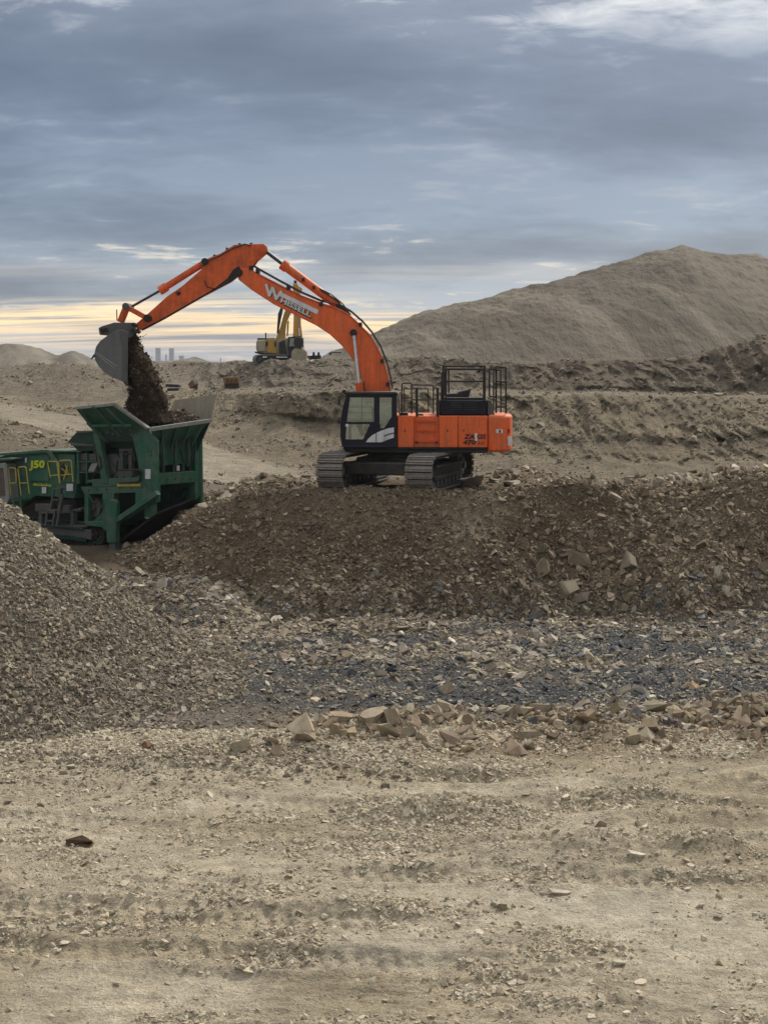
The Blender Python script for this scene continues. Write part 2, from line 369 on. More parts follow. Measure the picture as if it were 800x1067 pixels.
def h_ground(x, y):
    u = x/np.maximum(y, 6.0)*F+400
    h = 0.10*fbm(x*0.12, y*0.16, oct=3, seed=3)
    near = 1-sstep(60, 90, y)
    # wheel and track ruts that cross the yard
    w = y+0.10*x+1.2*fbm(x*0.10, y*0.1, oct=2, seed=31)
    fg = 1-sstep(26.5, 29.5, y+0.02*x)
    h = h+fg*(0.045*fbm(x*0.30, w*1.5, oct=4, seed=5)+0.11*fbm(x*0.7, w*2.6, oct=4, gain=0.6, seed=9, ridged=True)*sstep(0.4, 0.6, vnoise(x*0.25, y*0.35, seed=55))
              + 0.085*sstep(0.25, 0.6, vnoise(x*0.5, y*0.9, seed=56))*fbm(x*1.6, w*4.2, oct=5, gain=0.62, seed=15, ridged=True) + 0.045*fbm(x*3.2, y*7, oct=5, gain=0.66, seed=14, ridged=True))
    for yc, wd, xa, xb in ((17.4, 0.26, -9, 2), (18.6, 0.3, -9, 1.2), (20.9, 0.3, -3, 9), (22.6, 0.28, -9, 9), (24.7, 0.3, -9, 9), (26.3, 0.25, -9, 3)):
        k = (w-yc-0.25*fbm(x*0.4, y*0.0+yc, oct=2, seed=58))/wd; en = fg*sstep(xa, xa+1.5, x)*(1-sstep(xb-1.5, xb, x))*(0.35+0.8*vnoise(x*0.6, x*0.0+yc, seed=59))
        h = h+en*(-0.075*np.exp(-k**4)+0.055*np.exp(-((np.abs(k)-1.45)/0.4)**2)+0.022*np.exp(-k**4)*np.sin(x*2*math.pi/0.24+1.5*k))
    # low ridges of loose spoil in the yard
    def ridge(xa, xb, yc, wdt, a, sl=0.0):
        return a*sstep(xa-0.6, xa+0.6, x)*(1-sstep(xb-0.6, xb+0.6, x))*np.exp(-((y-yc-sl*(x-xa))/wdt)**2)*(0.35+0.9*vnoise(x*1.7, y*2, seed=77)+0.55*fbm(x*4, y*6, oct=4, gain=0.6, seed=78, ridged=True))
    h = h+ridge(-0.3, 2.3, 23.6, 0.6, 0.30)+ridge(2.2, 7.0, 25.2, 0.5, 0.20)+ridge(1.3, 5.6, 21.6, 0.35, 0.14, 0.06)+ridge(3.2, 6.5, 23.0, 0.4, 0.22, 0.1)
    h = h+ridge(-6.5, -3.0, 20.2, 0.5, 0.10)+ridge(-2.5, 1.5, 19.0, 0.4, 0.10, 0.1)
    # rubble windrow behind the yard, rough blue gravel beyond
    rb = np.exp(-((y-29.6-0.10*x)/1.0)**2)*sstep(-4.5, 1.0, x)
    h = h+rb*(0.22+0.35*fbm(x*0.8, y*0.8, oct=4, seed=21))
    mid = sstep(28, 31, y)*near
    h = h+mid*(0.16*fbm(x*0.35, y*0.35, oct=3, seed=22)+0.12*fbm(x*1.3, y*1.3, oct=5, gain=0.55, seed=23))
    # floor rises to the pad the crusher stands on
    h = h+0.95*sstep(40, 46, y)*(1-sstep(-5.5, -2.5, x))*1.0
    return h
def h_mound(x, y):
    px = x/48.5*F+400
    crest = np.interp(px, [-60, 20, 60, 90, 110, 140, 180, 220, 260, 300, 330, 400, 500, 560, 640, 700, 760, 800, 1000, 1500],
                      [610, 606, 602, 598, 590, 574, 548, 527, 512, 508, 512, 513, 511, 503, 515, 519, 514, 503, 502, 560])
    zc = np.array([1.0])*(H-(crest-376)/F*48.5)
    toe = np.interp(px, [0, 100, 200, 300, 500, 700, 800, 1200], [46.5, 45.5, 43.5, 43.0, 43.2, 44.2, 44.8, 45])
    toe = toe+1.5*fbm(x*0.18, y*0.05, oct=3, seed=41)+0.9*fbm(x*0.9, y*0.3, oct=4, gain=0.6, seed=42)
    t = np.clip((y-toe)/(48.0-toe), 0, 1.3)
    front = zc*(np.clip(t, 0, 1)**1.12)
    back = np.clip((61.0+1.5*fbm(x*0.2, y*0.1, oct=2, seed=45)-y)/7.0, 0, 1)
    h = front*sstep(0, 1, back)
    on = sstep(0.02, 0.25, t)*sstep(0.0, 0.3, back)
    lump = 0.52*fbm(x*0.40, y*0.40, oct=4, gain=0.55, seed=43)+0.16*fbm(x*1.6, y*1.6, oct=5, gain=0.6, seed=44)+0.05*fbm(x*6, y*6, oct=3, seed=48)
    flat = np.exp(-((x-0.6)/3.9)**4)*np.exp(-((y-50.8)/3.6)**4)
    h = h+on*lump*(1-0.93*flat)
    # a smoother bowl of loose soil under the right track
    h = np.where(flat > 0, h*(1-flat)+flat*(3.16+0.05*fbm(x*2, y*2, oct=3, seed=49)+0.26*np.exp(-((y-48.35+0.3*x)/0.55)**2)*(0.3+1.1*vnoise(x*1.3, y*1.3, seed=50))), h)
    return h-0.35*(1-on)
def h_pile(x, y):
    xx = x+0.35*fbm(x*0.5, y*0.5, oct=3, seed=51); yy = y+0.35*fbm(x*0.5, y*0.5, oct=3, seed=52)
    a = cone(xx, yy, -11.0, 35.0, 5.85, 6.9); b = cone(xx, yy, -9.4, 32.4, 2.9, 4.7); c = cone(xx, yy, -15.5, 33.0, 6.2, 8.4)
    d = cone(xx, yy, -5.4, 33.6, 0.55, 2.8)
    h = np.maximum.reduce([a, b, c, d])
    return h-0.10-0.9*(1-sstep(0.0, 0.12, h))+0.12*fbm(x*0.9, y*0.9, oct=4, seed=53)+0.06*fbm(x*3.5, y*3.5, oct=4, gain=0.6, seed=54)
# ground sheet
yr = np.concatenate([np.linspace(-400, 8, 14), np.linspace(9, 14.5, 12)])
k = 1.0/np.linspace(1/15.0, 1/60.0, 560); yr = np.concatenate([yr, k, np.array([64, 70, 80, 100, 140, 200, 300, 500, 900, 1600, 3000, 6000, 12000, 25000])])
ur = np.concatenate([-np.array([8, 4, 2.4, 1.5, 1.0, 0.7, 0.5, 0.4]), np.linspace(-0.33, 0.33, 620), np.array([0.4, 0.5, 0.7, 1.0, 1.5, 2.4, 4, 8])])
Yg, Ug = np.meshgrid(yr, ur, indexing='ij'); Xg = Ug*np.maximum(Yg, 12)
Zg = h_ground(Xg, Yg); Zg = np.where(Yg > 62, -1.5, Zg)
def c_ground(x, y):
    c = lerpc(DUST, (0.44, 0.365, 0.25), sstep(0.35, 0.7, vnoise(x*0.35, y*0.6, seed=61)))
    c = lerpc(c, (0.54, 0.47, 0.35), sstep(0.55, 0.8, vnoise(x*0.5, y*0.9, seed=62))*0.7*(y < 26))
    c = lerpc(c, (0.46, 0.38, 0.26), 0.4*sstep(0.35, 0.65, vnoise(x*0.5, y*0.9, seed=56)))
    pale = np.exp(-((x-3.2)/2.2)**2-((y-19.3)/1.0)**2)
    c = lerpc(c, (0.60, 0.53, 0.40), pale*0.9)
    e = y+0.5*fbm(x*0.5, y*0.5, oct=4, seed=63)+0.03*x
    c = lerpc(c, WARM, sstep(26.6, 28.2, e))
    g = sstep(30.3, 32.2, e-1.2*fbm(x*0.25, y*0.25, oct=3, seed=64))
    spot = sstep(0.30, 0.52, fbm(x*0.33, y*0.6, oct=5, gain=0.6, seed=65)*0.5+0.5)
    c = lerpc(c, lerpc(TAN, BLUE, 0.25+0.75*spot), g)
    # a tongue of fine grey gravel in front of the pile
    t = np.exp(-((x+3.3)/1.5)**2-((y-30.4)/1.5)**2); c = lerpc(c, (0.19, 0.175, 0.15), t*0.8)
    c = lerpc(c, SOIL, sstep(40.6, 43.5, e+1.6*fbm(x*0.45, y*0.45, oct=5, gain=0.6, seed=67))); return c
ground = grid_mesh('ground', np.stack([Xg, Yg, Zg], 2), c_ground(Xg, Yg), M_GROUND, 'pale rutted dirt floor of the quarry yard, blue-grey gravel farther back')
# mound
ym = np.concatenate([np.linspace(41, 50, 260), np.linspace(50.1, 63, 90)]); xm = np.linspace(-15, 24, 640)
Ym, Xm = np.meshgrid(ym, xm, indexing='ij'); Zm = h_mound(Xm, Ym)
def c_mound(x, y):
    c = lerpc(SOIL, (0.105, 0.078, 0.048), sstep(0.4, 0.65, fbm(x*0.3, y*0.4, oct=4, seed=71)*0.5+0.5))
    c = lerpc(c, (0.175, 0.15, 0.115), 0.75*(1-sstep(0.2, 1.2, Zm+0.6*fbm(x*0.5, y*0.5, oct=4, seed=68)))*(y < 48))
    c = lerpc(c, (0.22, 0.175, 0.12), 0.8*np.exp(-((x-2.7)/1.2)**2-((y-46.5)/1.6)**2))
    c = lerpc(c, (0.24, 0.195, 0.135), sstep(4, 12, x)*0.3)
    c = lerpc(c, (0.27, 0.225, 0.155), sstep(0.5, 0.9, (y-50)/6.0)); return c
mound = grid_mesh('earth_mound', np.stack([Xm, Ym, Zm], 2), c_mound(Xm, Ym), M_MOUND, 'dark brown mound of soil and broken shale under the orange excavator')
# gravel pile
yp = np.linspace(24.5, 46, 300); xp = np.linspace(-26, 0.5, 330)
Yp, Xp = np.meshgrid(yp, xp, indexing='ij'); Zp = h_pile(Xp, Yp)
def c_pile(x, y):
    return lerpc(PILEC, (0.19, 0.165, 0.13), sstep(0.4, 0.65, fbm(x*0.3, y*0.3, oct=3, seed=72)*0.5+0.5))
pile = grid_mesh('gravel_pile', np.stack([Xp, Yp, Zp], 2), c_pile(Xp, Yp)*0.7, M_PILE, 'grey-brown pile of crushed stone at the left edge')
# benches behind (profile grid)
pxs = np.concatenate([np.linspace(-700, -60, 30), np.linspace(-50, 850, 640), np.linspace(870, 1600, 30)])
NY, NZ = bench_profile(pxs)
segs = [40, 26, 30, 60, 20, 70, 16]
rowsY = []; rowsZ = []; rt = []
for kx in range(7):
    for i in range(segs[kx]):
        t = i/segs[kx]; rowsY.append(NY[kx]*(1-t)+NY[kx+1]*t); rowsZ.append(NZ[kx]*(1-t)+NZ[kx+1]*t); rt.append(kx+t)
BY = np.array(rowsY); BZ = np.array(rowsZ); rt = np.array(rt)
def smooth_rows(A, n):
    for _ in range(n): A[1:-1] = (A[:-2]+2*A[1:-1]+A[2:])/4
    return A
BY = smooth_rows(BY, 5); BZ = smooth_rows(BZ, 5)
PXg = np.broadcast_to(pxs, BY.shape); BX = (PXg-400)/F*BY
T = np.broadcast_to(rt[:, None], BY.shape)
fbm3 = lambda s, o=5, g=0.55, sd=0, r=False: fbm(BX*s, BZ*s*0.6, BY*s*0.14, oct=o, gain=g, seed=sd, ridged=r)
face1 = sstep(2.6, 3.1, T)*(1-sstep(3.95, 4.15, T)); face2 = sstep(4.9, 5.2, T)*(1-sstep(5.95, 6.1, T))
rgt = sstep(330, 520, PXg)
gully = fbm(BX*0.45+BZ*0.16+0.8*fbm(BX*0.2, BY*0.2, oct=3, seed=93), BY*0.12+BZ*0.05, oct=5, gain=0.6, seed=81, ridged=True)-0.55
rock = fbm3(0.5, 5, 0.58, 82, True)-0.5
MINW = np.clip((BY-np.roll(BY, 60, 0))/8, 0, 1); tt_ = np.gradient(BY, axis=0)
lw = sstep(190, 260, PXg)
BYd = BY - face1*(2.0*gully+1.2*rock+1.0*fbm3(1.6, 5, 0.65, 83))*(0.25+0.75*lw) - face2*(0.3+0.7*lw)*(2.6*gully+2.4*rock*(0.35+0.65*rgt)+0.8*fbm3(1.3, 5, 0.6, 84))
BZd = BZ + 0.22*fbm3(0.25, 4, 0.5, 85) + 0.16*fbm3(1.1, 5, 0.6, 86)*(0.5+face1+face2)
BZd += sstep(5.4, 6.0, T)*(0.30*fbm(BX*0.35, BY*0.1, oct=5, gain=0.65, seed=87))
# undercut line across the lower face on the left
cut = np.exp(-((T-3.22-0.12*fbm(BX*0.2, BX*0.05, oct=4, seed=88))/0.10)**2)*(1-0.35*sstep(420, 560, PXg))*sstep(215, 240, PXg)
BYd += 0.9*cut
BXd = BX+0.3*fbm3(0.9, 3, 0.5, 89)*(face1+face2)
# haul road mask (world path through the left of the pit)
def road_d(x, y):
    pts = [at(-60, 415, 150), at(0, 423, 138), at(50, 436, 118), at(100, 452, 106), at(205, 474, 92), at(260, 484, 84), at(330, 494, 78), at(440, 500, 76)]
    d = np.full(x.shape, 1e9)
    for a, b in zip(pts, pts[1:]):
        ax, ay, bx, by = a.x, a.y, b.x, b.y; L2 = (bx-ax)**2+(by-ay)**2
        t = np.clip(((x-ax)*(bx-ax)+(y-ay)*(by-ay))/L2, 0, 1); d = np.minimum(d, np.hypot(x-ax-t*(bx-ax), y-ay-t*(by-ay)))
    return d
rd = road_d(BX, BY)+0.9*fbm(BX*0.2, BY*0.2, oct=4, seed=91)
on_road = (1-sstep(3.6, 5.2, rd))*(1-sstep(3.0, 3.4, T))
BZd = BZd - on_road*0.15*fbm3(1.1, 5, 0.6, 86) + (1-on_road)*(1-face1)*(1-face2)*0.25*fbm3(0.6, 5, 0.6, 92)*(T < 3)
def c_bench():
    n = fbm(BX*0.15, BZ*0.3+BY*0.1, oct=5, seed=94)*0.5+0.5
    c = lerpc((0.30, 0.245, 0.165), (0.235, 0.19, 0.13), sstep(0.4, 0.62, n))
    f1 = lerpc((0.36, 0.29, 0.19), (0.29, 0.235, 0.155), sstep(0.35, 0.65, n))
    c = lerpc(c, f1, face1)
    c = lerpc(c, (0.165, 0.135, 0.092), 0.6*np.exp(-((T-3.22)/0.13)**2)*rgt)  # shade of the steep undercut band, painted into the colour
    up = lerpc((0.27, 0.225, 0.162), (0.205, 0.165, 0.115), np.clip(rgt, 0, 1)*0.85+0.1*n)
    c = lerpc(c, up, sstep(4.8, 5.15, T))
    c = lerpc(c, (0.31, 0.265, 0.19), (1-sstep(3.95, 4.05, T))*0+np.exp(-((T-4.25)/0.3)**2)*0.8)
    c = lerpc(c, (0.42, 0.36, 0.26), on_road); return c*0.77
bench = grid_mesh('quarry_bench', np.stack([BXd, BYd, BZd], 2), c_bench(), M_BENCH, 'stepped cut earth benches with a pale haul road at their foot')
# big spoil hill and the low hills at the left, profile silhouettes at their own distance
def ridge_hill(name, sil, Y0, Y1, Y2, zb, nseg, label, colr, amp, zr=None, pr=(-200, 1200), nx=520, seed=100):
    px = np.linspace(pr[0], pr[1], nx); cz = np.array([zat(v, Y1) for v in np.interp(px, [s[0] for s in sil], [s[1] for s in sil])])
    for _ in range(3): cz[1:-1] = (cz[:-2]+2*cz[1:-1]+cz[2:])/4
    t = np.concatenate([np.linspace(0, 1, nseg), np.linspace(1.05, 2, 14)])
    Tt, PX = np.meshgrid(t, px, indexing='ij'); C = np.broadcast_to(cz, Tt.shape)
    Yy = np.where(Tt <= 1, Y0+(Y1-Y0)*Tt, Y1+(Y2-Y1)*(Tt-1))
    prof = np.where(Tt <= 1, np.sin(np.clip(Tt, 0, 1)*math.pi/2)**0.92, 1-(Tt-1)*1.0)
    X = (PX-400)/F*Y1*(0.25+0.75*Yy/Y1)
    g = fbm(X*0.085+0.8*Tt+0.5*fbm(X*0.03, Tt*2, oct=3, seed=seed+12), Yy*0.006+Tt*0.5, oct=6, gain=0.62, seed=seed, ridged=True)-0.55
    env = np.sin(np.clip(Tt, 0, 1.9)/2*math.pi)**0.6
    Z = zb+(C-zb)*prof+0.35*env*fbm(X*0.5+0.6*Yy*0.1, Yy*0.22, oct=5, gain=0.65, seed=seed+9)+amp*env*(g*(0.45+0.55*(1-np.abs(Tt-0.5)))+0.45*fbm(X*0.12, Yy*0.12, oct=5, gain=0.6, seed=seed+4))*np.where(Tt > 0.97, 0.35, 1)
    nn = fbm(X*0.05+Tt, Yy*0.02, oct=5, seed=seed+2)*0.5+0.5
    cc = lerpc(colr, tuple(v*0.80 for v in colr), sstep(0.4, 0.65, nn))
    streak = fbm(X*0.15+Tt*3, Tt*1.0, oct=5, gain=0.6, seed=seed+3)*0.5+0.5
    cc = lerpc(cc, tuple(v*1.35 for v in colr), sstep(0.52, 0.72, streak)*0.8)
    return grid_mesh(name, np.stack([X, Yy, Z], 2), cc, M_HILL, label)
ridge_hill('spoil_hill', [(290, 388), (305, 384), (330, 377), (365, 362), (395, 346), (430, 331), (480, 318), (540, 303), (590, 290), (640, 277), (680, 265), (703, 260.5), (722, 265), (735, 268.5), (765, 268), (785, 270), (800, 278), (850, 296), (1000, 350), (1200, 400)],
           150, 220, 300, 3.0, 170, 'big smooth grey-brown spoil hill against the sky at the right', (0.145, 0.123, 0.091), 1.7, pr=(300, 1200), nx=620)
ridge_hill('distant_hill', [(-500, 380), (-200, 368), (-60, 362), (0, 360), (22, 358.5), (40, 362), (55, 369), (64, 372.5), (72, 369), (78, 367), (86, 369), (97, 374), (120, 377), (150, 378), (190, 375), (203, 371.5), (214, 375), (225, 378), (240, 377), (252, 374.5), (266, 378), (300, 380), (420, 384)],
           270, 330, 400, -1.4, 60, 'low rounded earth hills far behind the crusher at the left', (0.165, 0.143, 0.11), 0.9, pr=(-400, 420), nx=330, seed=140)

# ------------------------------------------------------------------ stones
def hull_stone(seed, flat=0.5, n=12, slab=False):
    rg = random.Random(seed); bm = bmesh.new()
    for i in range(n):
        v = Vector((rg.gauss(0, 1), rg.gauss(0, 1), rg.gauss(0, 1))).normalized()*rg.uniform(0.85, 1.0)
        m = max(abs(v.x), abs(v.y), abs(v.z)); v = v.lerp(v/m, 0.55)
        if slab: v.z = 0.9 if v.z > 0 else -0.9
        bm.verts.new((v.x*0.5, v.y*0.5*rg.uniform(0.72, 0.9), v.z*0.5*flat))
    r = bmesh.ops.convex_hull(bm, input=bm.verts)
    bmesh.ops.delete(bm, geom=[v for v in bm.verts if not v.link_faces], context='VERTS')
    me = bpy.data.meshes.new('stone'); bm.to_mesh(me); bm.free(); return me
SHAPES = [(1, .75, 12, False), (2, .6, 11, False), (3, .9, 13, False), (4, .5, 12, False), (5, .38, 12, True), (6, .30, 11, True), (7, .7, 10, False), (8, .45, 12, True), (9, .6, 12, False), (10, .85, 11, False), (11, .25, 13, True), (12, .55, 10, False)]
PROTO = bpy.data.collections.new('stone_shapes'); STONE_ME = []
for i, (sd_, fl, n, sl) in enumerate(SHAPES):
    me = hull_stone(sd_, fl, n, sl); me.materials.append(M_STI)
    o = bpy.data.objects.new('stone_shape_%02d' % i, me); PROTO.objects.link(o)
    m2 = me.copy(); m2.materials.clear(); m2.materials.append(M_STO); STONE_ME.append(m2)
def euler_from(Rm):
    sy = -Rm[:, 2, 0]; b = np.arcsin(np.clip(sy, -1, 1))
    return np.stack([np.arctan2(Rm[:, 2, 1], Rm[:, 2, 2]), b, np.arctan2(Rm[:, 1, 0], Rm[:, 0, 0])], 1)
def rand_rot(n, nrm, tilt):
    """rotation matrices: random spin, then lie along the surface normal with a random tilt"""
    z = nrm+RNG.normal(0, tilt, (n, 3)); z /= np.linalg.norm(z, axis=1)[:, None]
    a = RNG.normal(0, 1, (n, 3)); x = a-z*np.sum(a*z, 1)[:, None]; x /= np.linalg.norm(x, axis=1)[:, None]
    y = np.cross(z, x); return np.stack([x, y, z], 2)
GN = None
def stone_nodes():
    ng = bpy.data.node_groups.new('scatter_stones', 'GeometryNodeTree')
    ng.interface.new_socket('Geometry', in_out='INPUT', socket_type='NodeSocketGeometry')
    ng.interface.new_socket('Geometry', in_out='OUTPUT', socket_type='NodeSocketGeometry')
    N = ng.nodes.new; L = ng.links.new
    gi = N('NodeGroupInput'); go = N('NodeGroupOutput'); ip = N('GeometryNodeInstanceOnPoints')
    ci = N('GeometryNodeCollectionInfo'); ci.inputs[0].default_value = PROTO; ci.inputs['Separate Children'].default_value = True; ci.inputs['Reset Children'].default_value = True
    ip.inputs['Pick Instance'].default_value = True
    def na(name, t):
        n = N('GeometryNodeInputNamedAttribute'); n.data_type = t; n.inputs[0].default_value = name; return n.outputs[0]
    L(gi.outputs[0], ip.inputs['Points']); L(ci.outputs[0], ip.inputs['Instance'])
    L(na('vid', 'INT'), ip.inputs['Instance Index']); L(na('scl', 'FLOAT_VECTOR'), ip.inputs['Scale'])
    e = N('FunctionNodeEulerToRotation'); L(na('rot', 'FLOAT_VECTOR'), e.inputs[0]); L(e.outputs[0], ip.inputs['Rotation'])
    L(ip.outputs[0], go.inputs[0]); return ng
GN = stone_nodes()
def sample_grid(P, w, n):
    """n random points on a grid surface, weight per cell; returns points and normals"""
    a = P[:-1, :-1]; b = P[:-1, 1:]; c = P[1:, :-1]; d = P[1:, 1:]
    nr = np.cross(b-a, c-a); ar = np.linalg.norm(nr, axis=2)
    ww = (ar*w).reshape(-1); cs = np.cumsum(ww); idx = np.searchsorted(cs, RNG.random(n)*cs[-1])
    idx = np.clip(idx, 0, ww.size-1); i, j = np.unravel_index(idx, ar.shape)
    s = RNG.random((n, 1)); t = RNG.random((n, 1))
    p = (a[i, j]*(1-s)+b[i, j]*s)*(1-t)+(c[i, j]*(1-s)+d[i, j]*s)*t
    m = nr[i, j]/(ar[i, j][:, None]+1e-12); m *= np.sign(m[:, 2:3]+1e-9); return p, m
def sizes(n, lo, hi, pw):
    """power-law sizes between lo and hi"""
    u = RNG.random(n); e = 1-pw
    return (lo**e+u*(hi**e-lo**e))**(1/e)
BIG = []   # candidates for individual stones: (pixels, point, normal, size, tint, parent)
def scatter(name, p, nrm, sz, tint, label, cat, tilt=0.35, sink=0.18, big_parent=None, big_px=11, flatten=1.0, vids=None):
    n = len(p)
    px = sz*F/p[:, 1]
    R3 = rand_rot(n, nrm, tilt); eu = euler_from(R3)
    scl = sz[:, None]*np.stack([RNG.uniform(0.85, 1.25, n), RNG.uniform(0.7, 1.1, n), RNG.uniform(0.7, 1.2, n)*flatten], 1)
    vid = RNG.integers(0, len(SHAPES), n) if vids is None else RNG.choice(vids, n)
    q = p+nrm*(sz*(0.5-sink)*0.45)[:, None]
    keep = np.ones(n, bool)
    if big_parent is not None:
        inview = (np.abs(p[:, 0]/p[:, 1]) < 0.27)
        for i in np.nonzero((px >= big_px) & inview)[0]:
            BIG.append((px[i], q[i], eu[i], scl[i], tint[i], int(vid[i]), big_parent, name)); keep[i] = False
    return dict(name=name, q=q, eu=eu, scl=scl, tint=tint, vid=vid, keep=keep, label=label, cat=cat)
def emit(sc):
    k = sc['keep']; n = int(k.sum()); me = bpy.data.meshes.new(sc['name'])
    me.vertices.add(n); me.vertices.foreach_set('co', sc['q'][k].reshape(-1).astype(np.float32))
    for nm, t, arr, fld in (('scl', 'FLOAT_VECTOR', sc['scl'], 'vector'), ('rot', 'FLOAT_VECTOR', sc['eu'], 'vector'), ('vid', 'INT', sc['vid'], 'value'),
                            ('tint', 'FLOAT_COLOR', np.concatenate([sc['tint'], np.ones((len(k), 1))], 1), 'color')):
        a = me.attributes.new(nm, t, 'POINT'); d = arr[k]
        a.data.foreach_set(fld, d.reshape(-1).astype(np.int32 if t == 'INT' else np.float32))
    o = bpy.data.objects.new(sc['name'], me); COL.objects.link(o)
    m = o.modifiers.new('scatter', 'NODES'); m.node_group = GN
    tag(o, sc['label'], sc['cat'], kind='stuff'); return o
def tints(n, cols, jit=0.18):
    c = np.array(cols)[RNG.integers(0, len(cols), n)]
    return np.clip(c*np.exp(RNG.normal(0, jit, (n, 1)))*np.exp(RNG.normal(0, 0.018, (n, 3))), 0.01, 0.8)
SC = []
def mid(P): return (P[:-1, :-1]+P[1:, 1:])/2
Pg = np.stack([Xg, Yg, Zg], 2); Pm = np.stack([Xm, Ym, Zm], 2); Pp = np.stack([Xp, Yp, Zp], 2); Pb = np.stack([BXd, BYd, BZd], 2)
inv = lambda q, lim=0.34: (np.abs(q[..., 0]) < lim*np.maximum(q[..., 1], 5))
# pile
q = mid(Pp); w = inv(q, 0.48)*(q[..., 2] > 0.0)*(h_pile(q[..., 0], q[..., 1]) > h_ground(q[..., 0], q[..., 1])-0.05)*(q[..., 1] < 38.5)
n = 105000; p, m = sample_grid(Pp, w, n)
SC.append(scatter('crushed_stone', p, m, sizes(n, 0.04, 0.21, 3.0), tints(n, [(0.26, 0.22, 0.16), (0.215, 0.182, 0.134), (0.32, 0.275, 0.205), (0.17, 0.145, 0.108), (0.24, 0.195, 0.135)], 0.22),
                  'grey-brown crushed stone covering the pile at the left edge', 'gravel', 0.5, 0.15, pile, 13.5))
# mound
q = mid(Pm); w = inv(q)*(q[..., 1] < 50)*(q[..., 2] > h_ground(q[..., 0], q[..., 1]))
w = w*(0.35+1.2*vnoise(q[..., 0]*0.5, q[..., 1]*0.7, seed=201))*(1-0.8*np.exp(-((q[..., 0]-2.7)/1.1)**2-((q[..., 1]-46.5)/1.6)**2))*(1-0.8*np.exp(-((q[..., 0]-0.6)/3.6)**4)*(q[..., 1] > 49.0))
n = 95000; p, m = sample_grid(Pm, w, n)
sz = sizes(n, 0.032, 0.42, 3.15); sz = np.where(p[:, 0] < 3.0, np.minimum(sz, 0.12+0.35*sz), sz)
tn = tints(n, [(0.15, 0.115, 0.075), (0.19, 0.145, 0.095), (0.115, 0.088, 0.058), (0.17, 0.13, 0.085), (0.26, 0.21, 0.145)], 0.2)
tn *= (1+0.22*sstep(5, 11, p[:, 0]))[:, None]
SC.append(scatter('shale_rubble', p, m, sz, tn, 'dark brown broken shale lying all over the mound', 'rubble', 0.45, 0.2, mound, 11))
# blue grey floor between mound and windrow
q = mid(Pg); gy = q[..., 1]
w = inv(q, 0.30)*(gy > 29.5)*(gy < 45.5)*(0.55+0.8*sstep(0.35, 0.65, vnoise(q[..., 0]*0.6, gy*0.6, seed=203)))*(1-0.3*np.exp(-((q[..., 0]+3.3)/1.6)**2-((gy-30.6)/1.6)**2))
n = 130000; p, m = sample_grid(Pg, w, n)
bl = (fbm(p[:, 0]*0.33, p[:, 1]*0.6, oct=5, gain=0.6, seed=65)*0.5+0.5+RNG.normal(0, 0.10, n)+0.03*np.clip(p[:, 0], -4, 4)*0.7) > 0.515
tn = np.where(bl[:, None], tints(n, [(0.105, 0.107, 0.111), (0.075, 0.077, 0.081), (0.16, 0.158, 0.152), (0.26, 0.225, 0.165), (0.30, 0.26, 0.19)], 0.22), tints(n, [(0.32, 0.265, 0.185), (0.25, 0.20, 0.14), (0.38, 0.33, 0.26), (0.20, 0.17, 0.13)], 0.22))
SC.append(scatter('shale_chips', p, m, np.where(bl & (RNG.random(n) < 0.8), sizes(n, 0.03, 0.16, 3.0), sizes(n, 0.04, 0.42, 3.1)), tn, 'tan and blue-grey shale chips between the mound and the yard', 'rubble', 0.35, 0.2, ground, 12, 0.8))
q2 = mid(Pm); w2 = inv(q2)*(q2[..., 1] < 48)*(q2[..., 2] > h_ground(q2[..., 0], q2[..., 1])-0.02)*(1-sstep(0.25, 1.3, q2[..., 2]+0.6*fbm(q2[..., 0]*0.5, q2[..., 1]*0.5, oct=4, seed=68)))
n = 9000; p, m = sample_grid(Pm, w2, n)
SC.append(scatter('toe_chips', p, m, sizes(n, 0.04, 0.36, 3.0), tints(n, [(0.26, 0.215, 0.15), (0.20, 0.165, 0.115), (0.165, 0.162, 0.155), (0.32, 0.27, 0.195), (0.14, 0.115, 0.08)], 0.2), 'tan and grey shale chips spilled around the foot of the brown mound', 'rubble', 0.4, 0.2, mound, 12))
n = 9000; w3 = inv(q, 0.30)*(gy > 40)*(gy < 46); p, m = sample_grid(Pg, w3, n)
SC.append(scatter('brown_chips', p, m, sizes(n, 0.04, 0.3, 3.0), tints(n, [(0.15, 0.115, 0.075), (0.19, 0.15, 0.10), (0.24, 0.20, 0.14)], 0.2), 'brown shale chips on the gravel right in front of the mound', 'rubble', 0.4, 0.2, ground, 12))
fz = np.exp(-((SC[-3]['q'][:, 0]+3.0)/2.0)**2-((SC[-3]['q'][:, 1]-32.0)/3.2)**2); assert SC[-3]['name'] == 'shale_chips'
SC[-3]['scl'] *= (1-0.6*np.clip(fz, 0, 1))[:, None]; SC[-3]['tint'] = SC[-3]['tint']*(1-0.6*fz[:, None])+0.6*fz[:, None]*np.array((0.19, 0.178, 0.155))
n = 9000; wq = (q[..., 0] > -12)*(q[..., 0] < 0.5)*np.exp(-((gy-27.6)/1.3)**2); p, m = sample_grid(Pg, wq, n)
SC.append(scatter('strewn_stones', p, m, sizes(n, 0.035, 0.2, 2.9), tints(n, [(0.26, 0.22, 0.16), (0.33, 0.28, 0.20), (0.20, 0.17, 0.125), (0.40, 0.345, 0.25)], 0.18), 'crushed stones rolled out onto the yard from the foot of the left pile', 'gravel', 0.4, 0.25, ground, 12))
